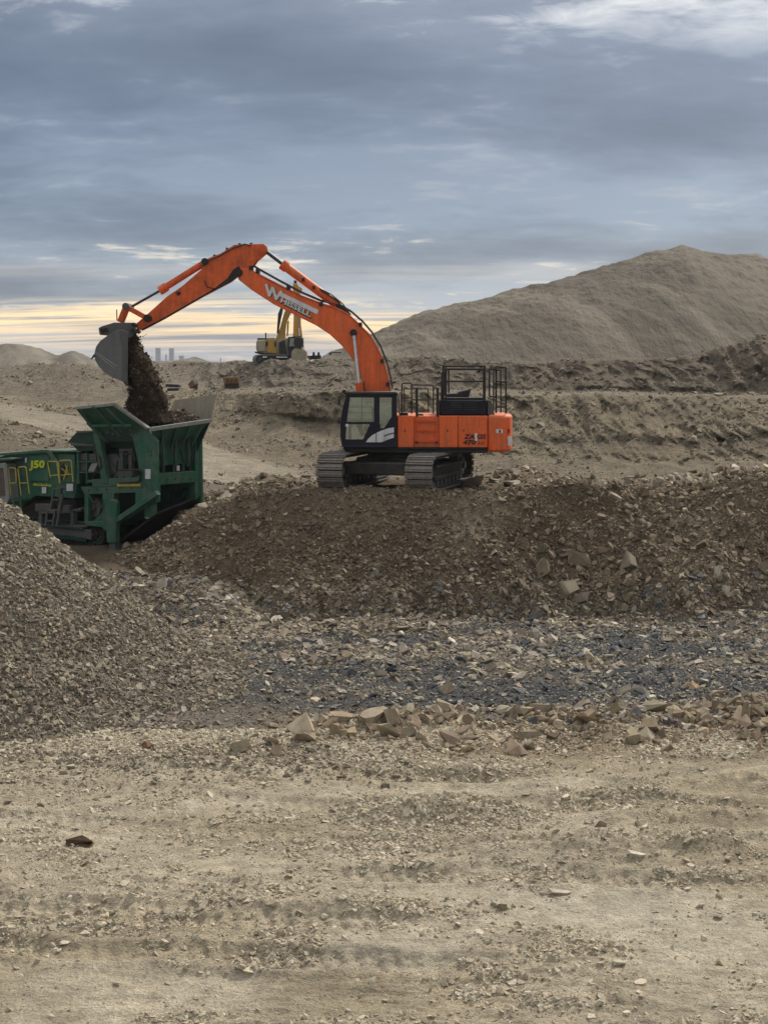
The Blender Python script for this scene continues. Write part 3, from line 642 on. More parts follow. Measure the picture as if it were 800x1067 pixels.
# windrow of larger blocks
w = inv(q, 0.30)*(0.12+1.3*sstep(0.4, 0.7, vnoise(q[..., 0]*0.9, gy*0.9, seed=211)))*np.exp(-((gy-29.5-0.10*q[..., 0])/1.3)**2)*sstep(-3.5, 1.0, q[..., 0])*(gy > 27.2)
n = 9000; p, m = sample_grid(Pg, w, n)
SC.append(scatter('shale_blocks', p, m, sizes(n, 0.045, 0.7, 3.3), tints(n, [(0.30, 0.235, 0.15), (0.25, 0.19, 0.125), (0.34, 0.28, 0.19), (0.21, 0.16, 0.11)], 0.18),
                  'tan broken blocks in a low row at the back of the yard', 'rubble', 0.5, 0.15, ground, 13))
# fine stones and clods of the yard
w = inv(q, 0.30)*(gy > 15.2)*(gy < 29.5)*(0.12+1.5*sstep(0.45, 0.75, vnoise(q[..., 0]*0.9, gy*1.4, seed=204)*0.6+0.4*vnoise(q[..., 0]*3, gy*4, seed=205))+2.5*sstep(26.5, 28.5, gy))
w = w*(0.25+2.2*sstep(0.3, 0.6, vnoise(q[..., 0]*0.5, gy*0.9, seed=56)))*(1-0.8*np.exp(-((q[..., 0]-3.2)/2.0)**2-((gy-19.3)/0.9)**2))+6*np.exp(-((q[..., 0]-1.0)/1.1)**2-((gy-23.5)/0.55)**2)
n = 125000; p, m = sample_grid(Pg, w, n)
SC.append(scatter('loose_clods', p, m, sizes(n, 0.028, 0.17, 3.1), tints(n, [(0.47, 0.405, 0.29), (0.42, 0.36, 0.255), (0.52, 0.45, 0.335), (0.37, 0.31, 0.22)], 0.10),
                  'pale loose clods and small stones strewn over the yard floor', 'gravel', 0.4, 0.42, ground, 12, 0.8))
# foot of the benches and ground behind the mound
q = mid(Pb); Tq = T[:-1, :-1]
w = inv(q, 0.30)*(q[..., 1] > 62)*((Tq < 3.2)*0.5+(Tq >= 3.2)*(Tq < 6.05)*0.5)*(1-0.93*on_road[:-1, :-1])*(0.2+sstep(0.45, 0.7, vnoise(q[..., 0]*0.25, q[..., 1]*0.25, seed=206)))
n = 16000; p, m = sample_grid(Pb, w, n)
SC.append(scatter('bench_stones', p, m, sizes(n, 0.10, 0.8, 3.4), tints(n, [(0.24, 0.20, 0.14), (0.20, 0.165, 0.12), (0.29, 0.245, 0.175), (0.16, 0.135, 0.10)], 0.15),
                  'loose stones and clods along the cut benches behind the mound', 'rubble', 0.5, 0.3, bench, 13))
# the far shoulder of the mound, with pale rocks behind the excavator
q = mid(Pm); w = inv(q)*(q[..., 1] > 50)*(q[..., 1] < 60)*(1-0.95*np.exp(-((q[..., 0]-0.6)/3.8)**4-((q[..., 1]-51)/4.0)**4))
n = 6000; p, m = sample_grid(Pm, w, n)
SC.append(scatter('pale_rubble', p, m, sizes(n, 0.08, 0.6, 2.6), tints(n, [(0.32, 0.27, 0.19), (0.25, 0.205, 0.14), (0.38, 0.33, 0.25), (0.18, 0.14, 0.095)], 0.18),
                  'paler rubble on the far shoulder of the mound behind the excavator', 'rubble', 0.5, 0.2, mound, 12))
# individual stones: the largest 280 of each ground piece
byp = {}
for b in BIG: byp.setdefault(b[6].name, []).append(b)
for nm, lst in byp.items():
    lst.sort(key=lambda b: -b[0])
    for b in lst[:285]:
        o = bpy.data.objects.new('stone', STONE_ME[b[5]]); COL.objects.link(o); o.location = b[1]; o.rotation_euler = b[2]; o.scale = b[3]
        o.color = (*b[4], 1); o.parent = b[6]
    rest = lst[285:]
    if rest:
        emit(dict(name='coarse_stones', q=np.array([b[1] for b in rest]), eu=np.array([b[2] for b in rest]), scl=np.array([b[3] for b in rest]), tint=np.array([b[4] for b in rest]),
                  vid=np.array([b[5] for b in rest]), keep=np.ones(len(rest), bool), cat='rubble', label='coarser stones scattered over the ' + {'earth_mound': 'brown mound', 'gravel_pile': 'crushed stone pile', 'ground': 'quarry floor', 'quarry_bench': 'cut benches'}[nm]))
for sc in SC: emit(sc)
# named big rocks of the photo
def hit(px, py):
    r = ray(px, py); Ys = np.arange(14.0, 62.0, 0.04); k = Ys/r.y; xs = r.x*k; zs = H+r.z*k
    h = np.maximum(h_ground(xs, Ys), np.where(Ys > 41, h_mound(xs, Ys), -9)); i = np.nonzero(zs <= h)[0]
    return Vector((xs[i[0]], Ys[i[0]], zs[i[0]])) if len(i) else None
def boulder(px, py, Y, w, h, d, col, label, vid, rot=(0, 0, 0), sink=0.25, name='boulder'):
    p = hit(px, py+h*0.25) if Y < 60 else None
    p = p or at(px, py, Y); s = F/p.y; p = p+Vector((0, 0, h/s*0.25))
    o = bpy.data.objects.new(name, STONE_ME[vid]); COL.objects.link(o)
    me = STONE_ME[vid]; fl = SHAPES[vid][1]
    o.location = p; o.rotation_euler = rot; o.scale = (w/s*1.05, d*1.1, h/s/fl*1.1); o.color = (*col, 1)
    tag(o, label, 'rock'); return o
BR = (0.17, 0.135, 0.095); TN = (0.30, 0.25, 0.175)
boulder(494, 504, 47.6, 34, 10, 0.7, BR, 'dark flat slab leaning beside the right track of the orange excavator', 5, (R(-20), R(-14), 0.1))
boulder(514, 501, 48.3, 14, 5, 0.5, TN, 'small pale slab on the mound crest right of the excavator track', 5, (0.2, 0.1, 0.6))
boulder(642, 519, 47.3, 18, 6, 0.4, (0.34, 0.29, 0.21), 'pale elongated rock near the mound crest, lying diagonally', 4, (0.2, R(28), 0))
boulder(654, 585, 45.6, 19, 20, 0.6, (0.24, 0.20, 0.145), 'squarish tan block standing upright midway up the mound', 2, (R(-30), 0.1, 0.3))
boulder(605, 584, 45.7, 28, 13, 0.6, (0.22, 0.175, 0.12), 'wide brown slab above the tan pair on the mound', 4, (R(-20), R(12), 0.2))
boulder(565, 593, 45.4, 14, 22, 0.6, (0.19, 0.15, 0.10), 'upright brown block left of the wide slab on the mound', 0, (0.2, R(15), 0.4))
boulder(590, 614, 44.6, 26, 20, 0.7, (0.24, 0.20, 0.14), 'large tilted tan block low on the mound face', 2, (R(-25), R(-22), 0.3))
boulder(607, 623, 44.2, 24, 9, 0.5, (0.25, 0.205, 0.15), 'flat tan slab at the foot of the large tilted block', 5, (R(-20), R(-14), 0))
boulder(747, 596, 44.8, 9, 16, 0.3, (0.45, 0.40, 0.31), 'small whitish upright rock on the right part of the mound', 6, (0, 0.3, 0.3))
boulder(755, 613, 44.4, 10, 9, 0.3, (0.46, 0.42, 0.33), 'whitish rounded rock just below the upright whitish one', 2)
boulder(686, 738, 29.5, 46, 18, 0.6, (0.30, 0.25, 0.165), 'largest tan flat-topped block in the rubble row at the right', 3, (R(-12), 0.05, 0.1))
boulder(547, 765, 28.0, 36, 13, 0.4, (0.27, 0.22, 0.15), 'long low tan block at the front edge of the rubble row', 2, (0.1, 0.05, 0.2))
boulder(453, 742, 29.6, 16, 17, 0.35, (0.30, 0.25, 0.175), 'upright tan slab at the left end of the rubble row', 0, (-0.2, 0.4, 0.4))
boulder(530, 742, 29.6, 16, 15, 0.3, (0.31, 0.26, 0.18), 'leaning tan slab in the middle of the rubble row', 2, (0.3, -0.5, 0.3))
boulder(552, 735, 30.2, 24, 12, 0.4, (0.22, 0.17, 0.115), 'brown wedge block behind the middle of the rubble row', 9, (0, 0.15, 0.2))
boulder(719, 716, 31.6, 17, 10, 0.35, (0.36, 0.25, 0.14), 'ochre boulder behind the right end of the rubble row', 0)
boulder(745, 722, 31.2, 22, 10, 0.35, (0.32, 0.25, 0.16), 'tan boulder with sloping top beside the ochre one', 9, (0.1, -0.2, 0.2))
boulder(493, 768, 27.9, 30, 9, 0.4, (0.25, 0.20, 0.14), 'low tan slab in front of the rubble row toward its left end', 3, (0.1, 0, 0.3))
boulder(91, 876, 23.1, 46, 12, 0.35, (0.075, 0.048, 0.026), 'dark brown damp clod lying alone on the pale yard at the left', 3, (0.05, R(4), 0.1), name='clod')
boulder(84, 880, 22.8, 30, 7, 0.3, (0.085, 0.055, 0.03), 'smaller dark damp clod in front of the big dark one', 0, (0.05, R(6), 0.4), name='clod')
boulder(152, 777, 27.6, 14, 8, 0.3, (0.16, 0.09, 0.05), 'reddish brown lump at the foot of the crushed stone pile', 0, name='clod')
boulder(522, 945, 20.4, 13, 12, 0.18, (0.22, 0.18, 0.12), 'rounded brown stone alone on the yard below the middle', 2)
boulder(217, 886, 22.6, 0.1+13, 5, 0.2, (0.40, 0.35, 0.26), 'thin pale chip on the yard right of the dark clod', 5)
boulder(663, 889, 22.5, 26, 5, 0.25, (0.52, 0.47, 0.36), 'thin whitish slab lying flat on the right of the yard', 5, (0.15, R(8), 0.1))
boulder(583, 929, 21.0, 34, 7, 0.25, (0.44, 0.38, 0.28), 'flat pale slab tilted in the loose spoil at the right', 5, (0.2, R(6), 0.3))
boulder(625, 858, 23.9, 14, 12, 0.25, (0.30, 0.25, 0.18), 'small pointed tan stone on the right of the yard', 9)
# ------------------------------------------------------------------ orange excavator
PN = YP(49.40); PC = YP(49.30)
EX = thing('excavator', (0.3, 51.0, 3.2), 'large orange crawler excavator on the brown mound, emptying its grey bucket into the green crusher', 'excavator')
def pbox(mb, plane, x0, y0, x1, y1, thick, off=0.0):
    return mb.pp(plane, [(x0, y0), (x1, y0), (x1, y1), (x0, y1)], thick, off)
# upper structure
pbox(MB(), PN, 413.5, 433.5, 508, 467, 3.2, -0.06).build('engine_housing', M_OR, EX, 0.03)
for a, b in ((414.2, 431.3), (457.2, 476.8), (477.4, 507.2)):
    p = pbox(MB(), PN, a, 433.2, b, 466.2, 0.07, 0.0).build('side_door', M_OR, EX, 0.025)
    pbox(MB(), PN, (a+b)/2-1.5 if b < 500 else a+5, 447.5, (a+b)/2-0.4 if b < 500 else a+6, 450, 0.03, 0.02).build('latch', M_BLK, p)
st = pbox(MB(), PN, 431.8, 433.4, 456.8, 466, 0.04, -0.16).build('step_recess', M_OR, EX)
for y in (438.2, 448.2, 459.2):
    pbox(MB(), PN, 433.5, y, 455.5, y+1.3, 0.20, 0.02).build('step', M_ORD, st)
for x in (433.2, 454.6):
    pbox(MB(), PN, x, 434, x+0.9, 463, 0.05, 0.05).build('step_rail', M_ORD, st)
for x in (433.8, 454.9): pbox(MB(), PN, x-1.3, 460.2, x+1.3, 462.2, 0.1, 0.10).build('step_foot', M_BLK, st)
m = MB(); pbox(m, PN, 357.5, 465.5, 508, 468.4, 3.2, -0.02); m.pp(PN, [(358.5, 468), (508, 468), (508, 472), (432, 472.6), (360, 470.6)], 3.1, -0.08)
m.build('deck', M_BLK, EX, 0.03)
for x in (437, 446, 458, 466, 482, 488, 494, 503): pbox(MB(), PN, x, 471.8, x+0.8, 474, 0.05, -0.3).build('hanging_hose', M_BLK, EX)
# counterweight: plan with rounded corners
a = PN.p(508.3, 467.6); b = PN.p(533.2, 432.6); x0, x1, zb, zt = a.x, b.x, PN.p(508, 471.2).z, b.z; rr = 0.42
plan = [(x0, 49.40)]+[(x1-rr+rr*math.sin(t), 49.40+rr-rr*math.cos(t)) for t in [i*math.pi/12 for i in range(7)]]
plan += [(x1+0.10, 50.4), (x1+0.12, 51.0), (x1+0.10, 51.7)]+[(x1-rr+rr*math.cos(t), 52.6-rr+rr*math.sin(t)) for t in [i*math.pi/12 for i in range(7)]]+[(x0, 52.6)]
cw = MB().poly([(x, y, zb) for x, y in plan], (0, 0, zt-zb)).build('counterweight', M_OR, EX, 0.09)
pbox(MB(), PN, 516.6, 447.4, 523.6, 451.4, 0.02, 0.015).build('white_decal', M_WHT, cw)
pbox(MB(), PN, 519.6, 448.0, 521.4, 451.0, 0.02, 0.022).build('dark_decal', M_LBK, cw)
lens_p = Plane((x1-0.13, 49.40+0.12, 0), (0.62, -0.78, 0))
pbox(MB(), lens_p, 529.2, 447.0, 531.2, 451.0, 0.06, 0.03).build('tail_lamp', M_RED, cw)
MB().pp(lens_p, [(528.7, 454.6), (533.0, 454.6), (532.6, 464.4), (529.3, 464.4)], 0.03, 0.02).build('white_sticker', M_WHT, cw)
text_part('lettering', 'ZAXIS', PN, 483.2, 457.2, 4.6, M_LBK, EX, 0.0, 0.012, 0.035, 0.15, 1.25)
pbox(MB(), PN, 494.5, 451.4, 497.0, 459.2, 0.004, 0.020).build('lettering_accent', M_WHT, EX)
text_part('lettering', '470', PN, 482.0, 463.0, 4.2, M_LBK, EX, 0.0, 0.012, 0.045, 0.15, 1.45)
text_part('lettering', 'LC', PN, 497.6, 463.0, 2.8, M_LBK, EX, 0.0, 0.012, 0.03, 0.15, 1.45)
# engine hood
PH = YP(49.75)
hd = pbox(MB(), PH, 457.5, 416.8, 507.5, 433.0, 2.3).build('engine_hood', M_NAVY, EX, 0.05)
for a, b in ((470, 481), (484, 497)):
    m = MB()
    for k in range(4): pbox(m, PH, a, 419.6+2.3*k, b, 420.6+2.3*k, 0.06, 0.03)
    m.build('louvre', M_BLK, hd)
pbox(MB(), PH, 461, 414.2, 505, 416.8, 2.0, -0.1).build('hood_cover', M_BLK, EX, 0.02)
MB().pp(PH, [(508, 416.5), (512, 417.5), (515.5, 433.3), (508, 433.3)], 1.6, -0.02).build('grey_side_cover', M_GRY, EX, 0.02)
MB().pp(YP(50.4), [(473, 414.6), (478, 408.2), (487, 406.2), (491, 404.6), (488, 414.6)], 0.7).build('black_cover', M_BLK, EX, 0.04)
MB().pp(YP(50.4), [(465, 414.6), (466, 410.4), (476, 409.6), (476, 414.6)], 0.9).build('exhaust_box', M_BLK, EX, 0.04)
# guard rails
def rail(nm, plane, segs, r=0.022, par=EX):
    m = MB()
    for s in segs:
        for a, b in zip(s, s[1:]): m.tube(plane.p(*a), plane.p(*b), r, n=6)
    return m.build(nm, M_BLK, par)
for yy, dx in ((49.75, 0.0), (51.9, 2.8)):
    P_ = YP(yy)
    rail('guard_rail', P_, [[(461.5+dx*.7, 417), (461.5+dx*.7, 381.6+dx), (505-dx*.4, 381.6+dx), (505-dx*.4, 417)], [(461.5+dx*.7, 397.4), (505, 397.4)], [(464.5+dx, 417), (464.5+dx, 385), (503-dx, 385)]], 0.030)
m = MB()
for x, y in ((461.5, 381.6), (505, 381.6), (505, 397.4)): MB().tube(YP(49.75).p(x, y), YP(51.9).p(x*1.0-0.3, y+1.6), 0.028, n=6).build('guard_rail', M_BLK, EX)
MB().tube(YP(49.7).p(461, 388), YP(49.7).p(461, 418), 0.06, n=8).build('rail_post', M_BLK, EX); MB().tube(YP(49.7).p(504.3, 385), YP(49.7).p(504.3, 418), 0.05, n=8).build('rail_post', M_BLK, EX)
rail('end_rail', YP(49.6), [[(509.6, 413), (509.6, 384.8), (516.6, 384.2), (516.6, 430.5)], [(516.6, 381.8), (526.8, 383), (526.8, 431)], [(516.6, 381.8), (516.6, 430)], [(516.6, 397.5), (526.8, 398)], [(509.6, 413), (516.6, 413.6)], [(516.6, 424), (526.8, 424)]], 0.030)
rail('end_rail', YP(51.4), [[(514, 428), (514, 386), (521.5, 385.5), (521.5, 430)], [(514, 400), (521.5, 400)]], 0.026)
rail('walkway_rail', YP(49.5), [[(418.6, 431), (418.6, 400.5), (420, 399.3), (427.8, 399.3), (428.8, 400.5), (428.8, 431)], [(418.6, 414.5), (428.8, 414.5)],
                                [(428.8, 401), (450.4, 401.4), (451.4, 403), (451.4, 431)], [(428.8, 416.6), (451.4, 416.6)]], 0.024)
rail('walkway_rail', YP(51.8), [[(421, 430), (421, 405), (446, 405), (446, 430)]], 0.02)
m = MB(); m.tube(YP(49.45).p(434.2, 404), YP(49.45).p(434.2, 434), 0.045, n=8); m.build('grab_post', M_BLK, EX)
m = MB(); m.tube(YP(49.45).p(455.8, 404), YP(49.45).p(455.8, 434), 0.045, n=8); m.build('grab_post', M_BLK, EX)
pbox(MB(), YP(49.8), 416, 430, 425, 433.6, 0.6).build('deck_box', M_BLK, EX, 0.02); pbox(MB(), YP(49.8), 436, 431.4, 441, 433.6, 0.6).build('filler_cap', M_BLK, EX, 0.02)
# cab
CD = 1.15
cab = pbox(MB(), PC, 357.5, 464.0, 413.2, 467.0, CD).build('cab_base', M_NAVY, EX, 0.03)
def frame(plane, th, off, nm):
    m = MB()
    m.pp(plane, [(360.9, 411.4), (413.4, 411.4), (413.4, 414.2), (360.3, 414.2)], th, off)            # head rail
    m.pp(plane, [(360.9, 411.6), (365.0, 411.6), (361.2, 440), (359.6, 465), (356.2, 465), (354.6, 455), (354.6, 440), (357.4, 424)], th, off-0.002)
    m.pp(plane, [(389.6, 414), (395.4, 414), (395.4, 446), (391.5, 450), (389.6, 452)], th, off-0.004)
    m.pp(plane, [(408.0, 414), (413.4, 414), (413.4, 465), (396.5, 465), (396.0, 446.2), (400.2, 446.2), (408, 434.4)], th, off-0.006)
    m.pp(plane, [(359.8, 439.6), (389.8, 439.6), (389.8, 442.0), (359.8, 442.0)], th, off-0.008)
    m.pp(plane, [(359.4, 457.8), (396.8, 457.8), (396.8, 465), (359.0, 465)], th, off-0.010)
    m.pp(plane, [(385.6, 441.8), (396.2, 441.8), (396.2, 458), (378.0, 458)], th, off-0.012)
    return m.build(nm, M_NAVY, EX)
door = frame(PC, 0.06, 0.0, 'cab_door')
frame(YP(49.30+CD), 0.06, 0.0, 'cab_far_side')
pn = MB().pp(PC, [(362, 413.9), (389.8, 413.9), (389.8, 439.9), (360, 439.9)], 0.012, -0.03).build('window', M_GLS, EX)
MB().pp(PC, [(395.2, 413.9), (408.2, 413.9), (408.2, 434.3), (400.4, 446.4), (395.2, 446.4)], 0.012, -0.03).build('window', M_GLS, EX)
MB().pp(PC, [(359.6, 441.9), (386, 441.9), (379, 458), (359.4, 458)], 0.012, -0.03).build('window', M_GLS, EX)
MB().pp(YP(49.28+CD), [(362, 413.9), (408, 413.9), (408, 440), (360, 440)], 0.012, 0.03).build('window', M_GLS, EX)
fp = [PC.p(365, 411.8, -0.04), PC.p(358.6, 424, -0.04), PC.p(355.8, 440, -0.04), PC.p(355.8, 455, -0.04)]
m = MB(); bk = Vector((0, CD-0.1, 0)); vs = []
for p in fp: vs += [p, p+bk]
m.add(vs, [[0, 2, 3, 1], [2, 4, 5, 3], [4, 6, 7, 5]]); m.build('windscreen', M_GLS, EX)
MB().poly([PC.p(413.3, 411.5, -0.02), PC.p(413.3, 464, -0.02), PC.p(411.5, 464, -0.02), PC.p(411.5, 411.5, -0.02)], bk).build('cab_rear_wall', M_NAVY, EX)
MB().pp(PC, [(359.3, 409.6), (362, 408.4), (412, 408.2), (414.6, 409.4), (414.6, 411.6), (359.8, 411.7)], CD, 0.03).build('cab_roof', M_BLK, EX, 0.03)
m = MB(); m.path([PC.p(414.2, 411, .0), PC.p(415.4, 416), PC.p(415.6, 431)], 0.02); m.build('cab_grab_rail', M_GRY, EX)
MB().pp(PC, [(381.2, 460.8), (383.4, 457.4), (387.4, 453.8), (391.6, 451.3), (391.6, 460.8)], 0.01, 0.008).build('white_swoosh', M_WHT, door)
MB().pp(PC, [(392.3, 451.0), (398, 448.4), (404, 446.4), (410.3, 445.3), (410.3, 456.0), (404, 458.0), (397.5, 460.8), (392.3, 460.8)], 0.01, 0.008).build('white_swoosh', M_WHT, door)
MB().pp(PC, [(400, 453.6), (406, 451.4), (410.3, 450.6), (410.3, 452), (404, 453.6), (400.5, 455.2)], 0.008, 0.014).build('grey_stripe', M_GRY, door)
m = MB(); c0 = PC.p(361.5, 443.2, 0.0); m.tube(c0, c0+Vector((0, -0.012, 0)), 0.055, n=14); m.build('round_sticker', M_WHT, door)
# mirror, work light on the cab corner, seat and console inside
m = MB(); m.path([PC.p(361, 411), PC.p(359.6, 409.5, .1), PC.p(357.8, 407.6, .1)], 0.03); pbox(m, PC, 356.6, 406.3, 360.4, 409.2, 0.12, 0.1); m.build('work_lamp', M_BLK, EX)
m = MB(); m.path([PC.p(361.5, 413, .02), PC.p(356.4, 413.6, .12), PC.p(354.6, 415.8, .15)], 0.014); m.path([PC.p(358, 423.5, .0), PC.p(354.6, 421.6, .15)], 0.014)
pbox(m, PC, 352.2, 416.0, 354.2, 422.4, 0.14, 0.2); m.build('mirror', M_BLK, EX, 0.01)
m = MB(); P_ = YP(49.75)
m.pp(P_, [(379, 444), (392, 444), (393, 450), (380, 450)], 0.5); m.pp(P_, [(387, 426), (391, 420), (394, 421), (393.5, 445), (388, 445)], 0.5)
m.build('seat', M_SEAT, EX, 0.05)
m = MB(); m.pp(P_, [(371, 442), (376, 440), (381, 453), (376, 455)], 0.18); m.pp(P_, [(363, 438), (366, 437), (366, 458), (363, 458)], 0.3); m.build('control_console', M_GRY, EX, 0.02)
m = MB(); m.tube(PC.p(377, 413, -.9), PC.p(377, 440, -.9), 0.02, n=6); m.tube(PC.p(364, 424, -.95), PC.p(390, 424, -.95), 0.014, n=6); m.tube(PC.p(363, 430, -.95), PC.p(390, 430, -.95), 0.014, n=6); m.build('window_bars', M_BLK, EX)
# turntable and undercarriage
cx = PN.p(409.5, 470).x
m = MB(); m.tube((cx, 51, zat(481, 51)), (cx, 51, zat(471.0, 50.4)), 0.80, n=28); m.tube((cx, 51, zat(478.5, 51)), (cx, 51, zat(476, 50.4)), 0.95, n=28)
m.build('turntable', M_BLK, EX, 0, True)
TA = R(18); D = Vector((math.sin(TA), math.cos(TA), 0)); Pn = Vector((math.cos(TA), -math.sin(TA), 0)); UZ = Vector((0, 0, 1))
FL = at(342.2, 511.5, 48.75); FRt = FL+Pn*3.08; base_z = FL.z
TL, TH, TW = 5.5, 1.22, 0.92
shoe = MB()
shoe.box((0, 0, 0), (TW, 0.19, 0.03)); shoe.box((0, 0.0, 0.03), (TW-0.01, 0.03, 0.06))
for k in (-0.08, 0.08): shoe.box((0, k, 0.02), (TW-0.01, 0.016, 0.03))
shoe_me = shoe.mesh('track_shoe', M_SHOE)
def loop_pts(L, Hh, pitch):
    r = Hh/2; st_ = L-2*r; per = 2*st_+2*math.pi*r; n = int(per/pitch); out = []
    for i in range(n):
        s = i*per/n
        if s < st_: out.append((r+s, Hh, 0.0))
        elif s < st_+math.pi*r:
            a = (s-st_)/r; out.append((L-r+r*math.sin(a), r+r*math.cos(a), -a))
        elif s < 2*st_+math.pi*r: out.append((L-r-(s-st_-math.pi*r), 0.0, math.pi))
        else:
            a = (s-2*st_-math.pi*r)/r; out.append((r-r*math.sin(a), r-r*math.cos(a), -math.pi-a))
    return out
def disc(mb, c, axis, r, w, n=24): mb.tube(c-axis*w/2, c+axis*w/2, r, n=n)
def crawler(root, F0, L, Hh, Wd, shoe_me, pitch=0.228, d=D, pn=Pn, z0=None, mats=(M_UNDER, M_GRY)):
    ctr = F0+d*(L/2)+UZ*(Hh/2)
    m = MB(); m.box(ctr-UZ*0.02, (0.42, L-1.3, 0.44), pn, d, UZ); m.box(ctr+UZ*0.17+pn*0.28, (0.2, L-2.0, 0.10), pn, d, UZ); m.box(ctr-UZ*0.2+pn*0.27, (0.12, L-1.8, 0.16), pn, d, UZ)
    tr = m.build('track', mats[0], root, 0.02)
    r0 = rootloc(tr)
    for (l, h, a) in loop_pts(L-0.1, Hh-0.1, pitch):
        o = bpy.data.objects.new('track_shoe', shoe_me); COL.objects.link(o); o.parent = tr
        Yv = d*math.cos(a)+UZ*math.sin(a); Zv = pn.cross(Yv)
        o.matrix_local = Matrix.Translation(F0+d*(l+0.05)+UZ*(h+0.05)-r0) @ Matrix((pn, Yv, Zv)).transposed().to_4x4()
    r = Hh/2-0.10
    for e, s in ((0.62, 1), (L-0.62, -1)):
        m = MB(); c = F0+d*e+UZ*(Hh/2); disc(m, c, pn, r, 0.26); disc(m, c+pn*0.03, pn, r*0.55, 0.36); disc(m, c+pn*0.05, pn, r*0.28, 0.5)
        for k in range(8): 
            t = k*math.pi/4; disc(m, c+pn*0.14+d*math.cos(t)*r*0.78+UZ*math.sin(t)*r*0.78, pn, 0.035, 0.04, 8)
        m.build('idler_wheel', mats[1], tr)
    m = MB()
    for k in range(8): disc(m, F0+d*(1.05+k*(L-2.1)/7)+UZ*0.24, pn, 0.15, 0.5, 14)
    m.build('roller', mats[1], tr)
    # inner track chain, plus a dark liner added as shade between the shoes
    m = MB()
    for (l, h, a) in loop_pts(L-0.26, Hh-0.26, pitch):
        Yv = d*math.cos(a)+UZ*math.sin(a); Zv = pn.cross(Yv); m.box(F0+d*(l+0.13)+UZ*(h+0.13), (Wd*0.9, 0.235, 0.05), pn, Yv, Zv); m.box(F0+d*(l+0.13)+UZ*(h+0.13), (0.30, 0.19, 0.14), pn, Yv, Zv)
    m.build('track_chain_and_liner', mats[0], tr)
    return tr
crawler(EX, Vector((FL.x, FL.y, base_z)), TL, TH, TW, shoe_me)
crawler(EX, Vector((FRt.x, FRt.y, base_z)), TL, TH, TW, shoe_me)
cc = (FL+FRt)/2+D*TL/2; cc.z = base_z
m = MB(); m.box(cc+UZ*0.80, (2.4, 1.9, 0.42), Pn, D, UZ)
for s in (-1, 1):
    m.box(cc+D*s*1.35+UZ*0.68, (3.1, 0.5, 0.42), Pn, D, UZ)
m.tube(cc+UZ*0.9, cc+UZ*1.12, 0.95, n=24)
m.build('car_body', M_UNDER, EX, 0.04)
# boom
PB = YP(50.65); BW = 0.70
z3 = lambda l: [(x/4.444+240, y/4.444+240) for x, y in l]
boom_pts = z3([(38, 228), (32, 205), (42, 180), (60, 172), (100, 180), (130, 203), (230, 255), (330, 305), (440, 345), (490, 360), (545, 388), (590, 430), (640, 480), (680, 545), (712, 620), (732, 700), (745, 750), (745, 800), (620, 800), (618, 745), (610, 700), (598, 655), (575, 610), (545, 568), (510, 528), (460, 482), (400, 442), (300, 392), (200, 342), (100, 277), (60, 246)])
boom = MB().pp(PB, boom_pts, BW).build('boom', M_OR, EX, 0.02)
# edge flanges of the boom box
m = MB()
up = z3([(130, 203), (230, 255), (330, 305), (440, 345), (490, 360), (545, 388), (590, 430), (640, 480), (680, 545), (712, 620), (732, 700), (742, 745)])
for a, b in zip(up, up[1:]): m.tube(PB.p(*a, 0.01), PB.p(*b, 0.01), 0.03, n=6)
m.build('boom_edge', M_ORD, boom)
m = MB()
for k, dz in enumerate((0.09, 0.17)):
    pts = z3([(100, 168), (135, 190), (230, 243), (330, 296), (420, 335), (500, 350), (560, 385), (612, 430), (655, 480), (695, 545), (725, 620), (742, 690), (750, 740)])
    m.path([YP(50.8+0.22*k).p(x, y)+Vector((0, 0, dz*0.5)) for x, y in pts], 0.022, 6)
m.build('hose', M_HOSE, boom)
m = MB()
for x, y in z3([(98, 176), (128, 190), (270, 268), (420, 343), (602, 437), (702, 606), (728, 712)]): m.box(PB.p(x, y, -0.2), (0.12, 0.5, 0.14))
m.build('hose_clamp', M_BLK, boom)
# lettering on the boom
ANG = -math.atan2(119-0, 237)*1.0
def onb(pts): return pts
Wp = [((277.3, 296.0), (280.8, 308.6)), ((280.0, 308.8), (284.6, 299.2)), ((284.2, 299.2), (288.0, 312.2)), ((287.2, 312.2), (293.4, 303.4))]
def stroke(m, a, b, w, off, plane=PB, th=0.008):
    ax, ay = a; bx, by = b; dx, dy = bx-ax, by-ay; l = math.hypot(dx, dy); nx, ny = -dy/l*w/2, dx/l*w/2
    m.pp(plane, [(ax+nx, ay+ny), (bx+nx, by+ny), (bx-nx, by-ny), (ax-nx, ay-ny)], th, off)
m = MB()
for k, (a, b) in enumerate(Wp): stroke(m, (a[0]+0.5, a[1]+0.5), (b[0]+0.5, b[1]+0.5), 3.9, 0.008+0.0015*k)
m.build('lettering_shadow', M_LBK, boom)
m = MB()
for k, (a, b) in enumerate(Wp): stroke(m, a, b, 3.0, 0.018+0.0015*k)
m.build('lettering', M_WHT, boom)
MB().pp(PB, [(291.2, 303.8), (331.8, 323.0), (330.6, 327.6), (291.4, 308.4)], 0.008, 0.026).build('white_bar', M_WHT, boom)
th = -math.atan2(330.6-313.0, 326.8-292.0)
text_part('lettering_shadow', 'HISSELL', PB, 291.9, 315.2, 5.2, M_LBK, boom, th, 0.012, 0.10, -0.1, 1.42)
text_part('lettering', 'HISSELL', PB, 291.6, 314.4, 5.0, M_WHT, boom, th, 0.022, 0.035, -0.1, 1.48)
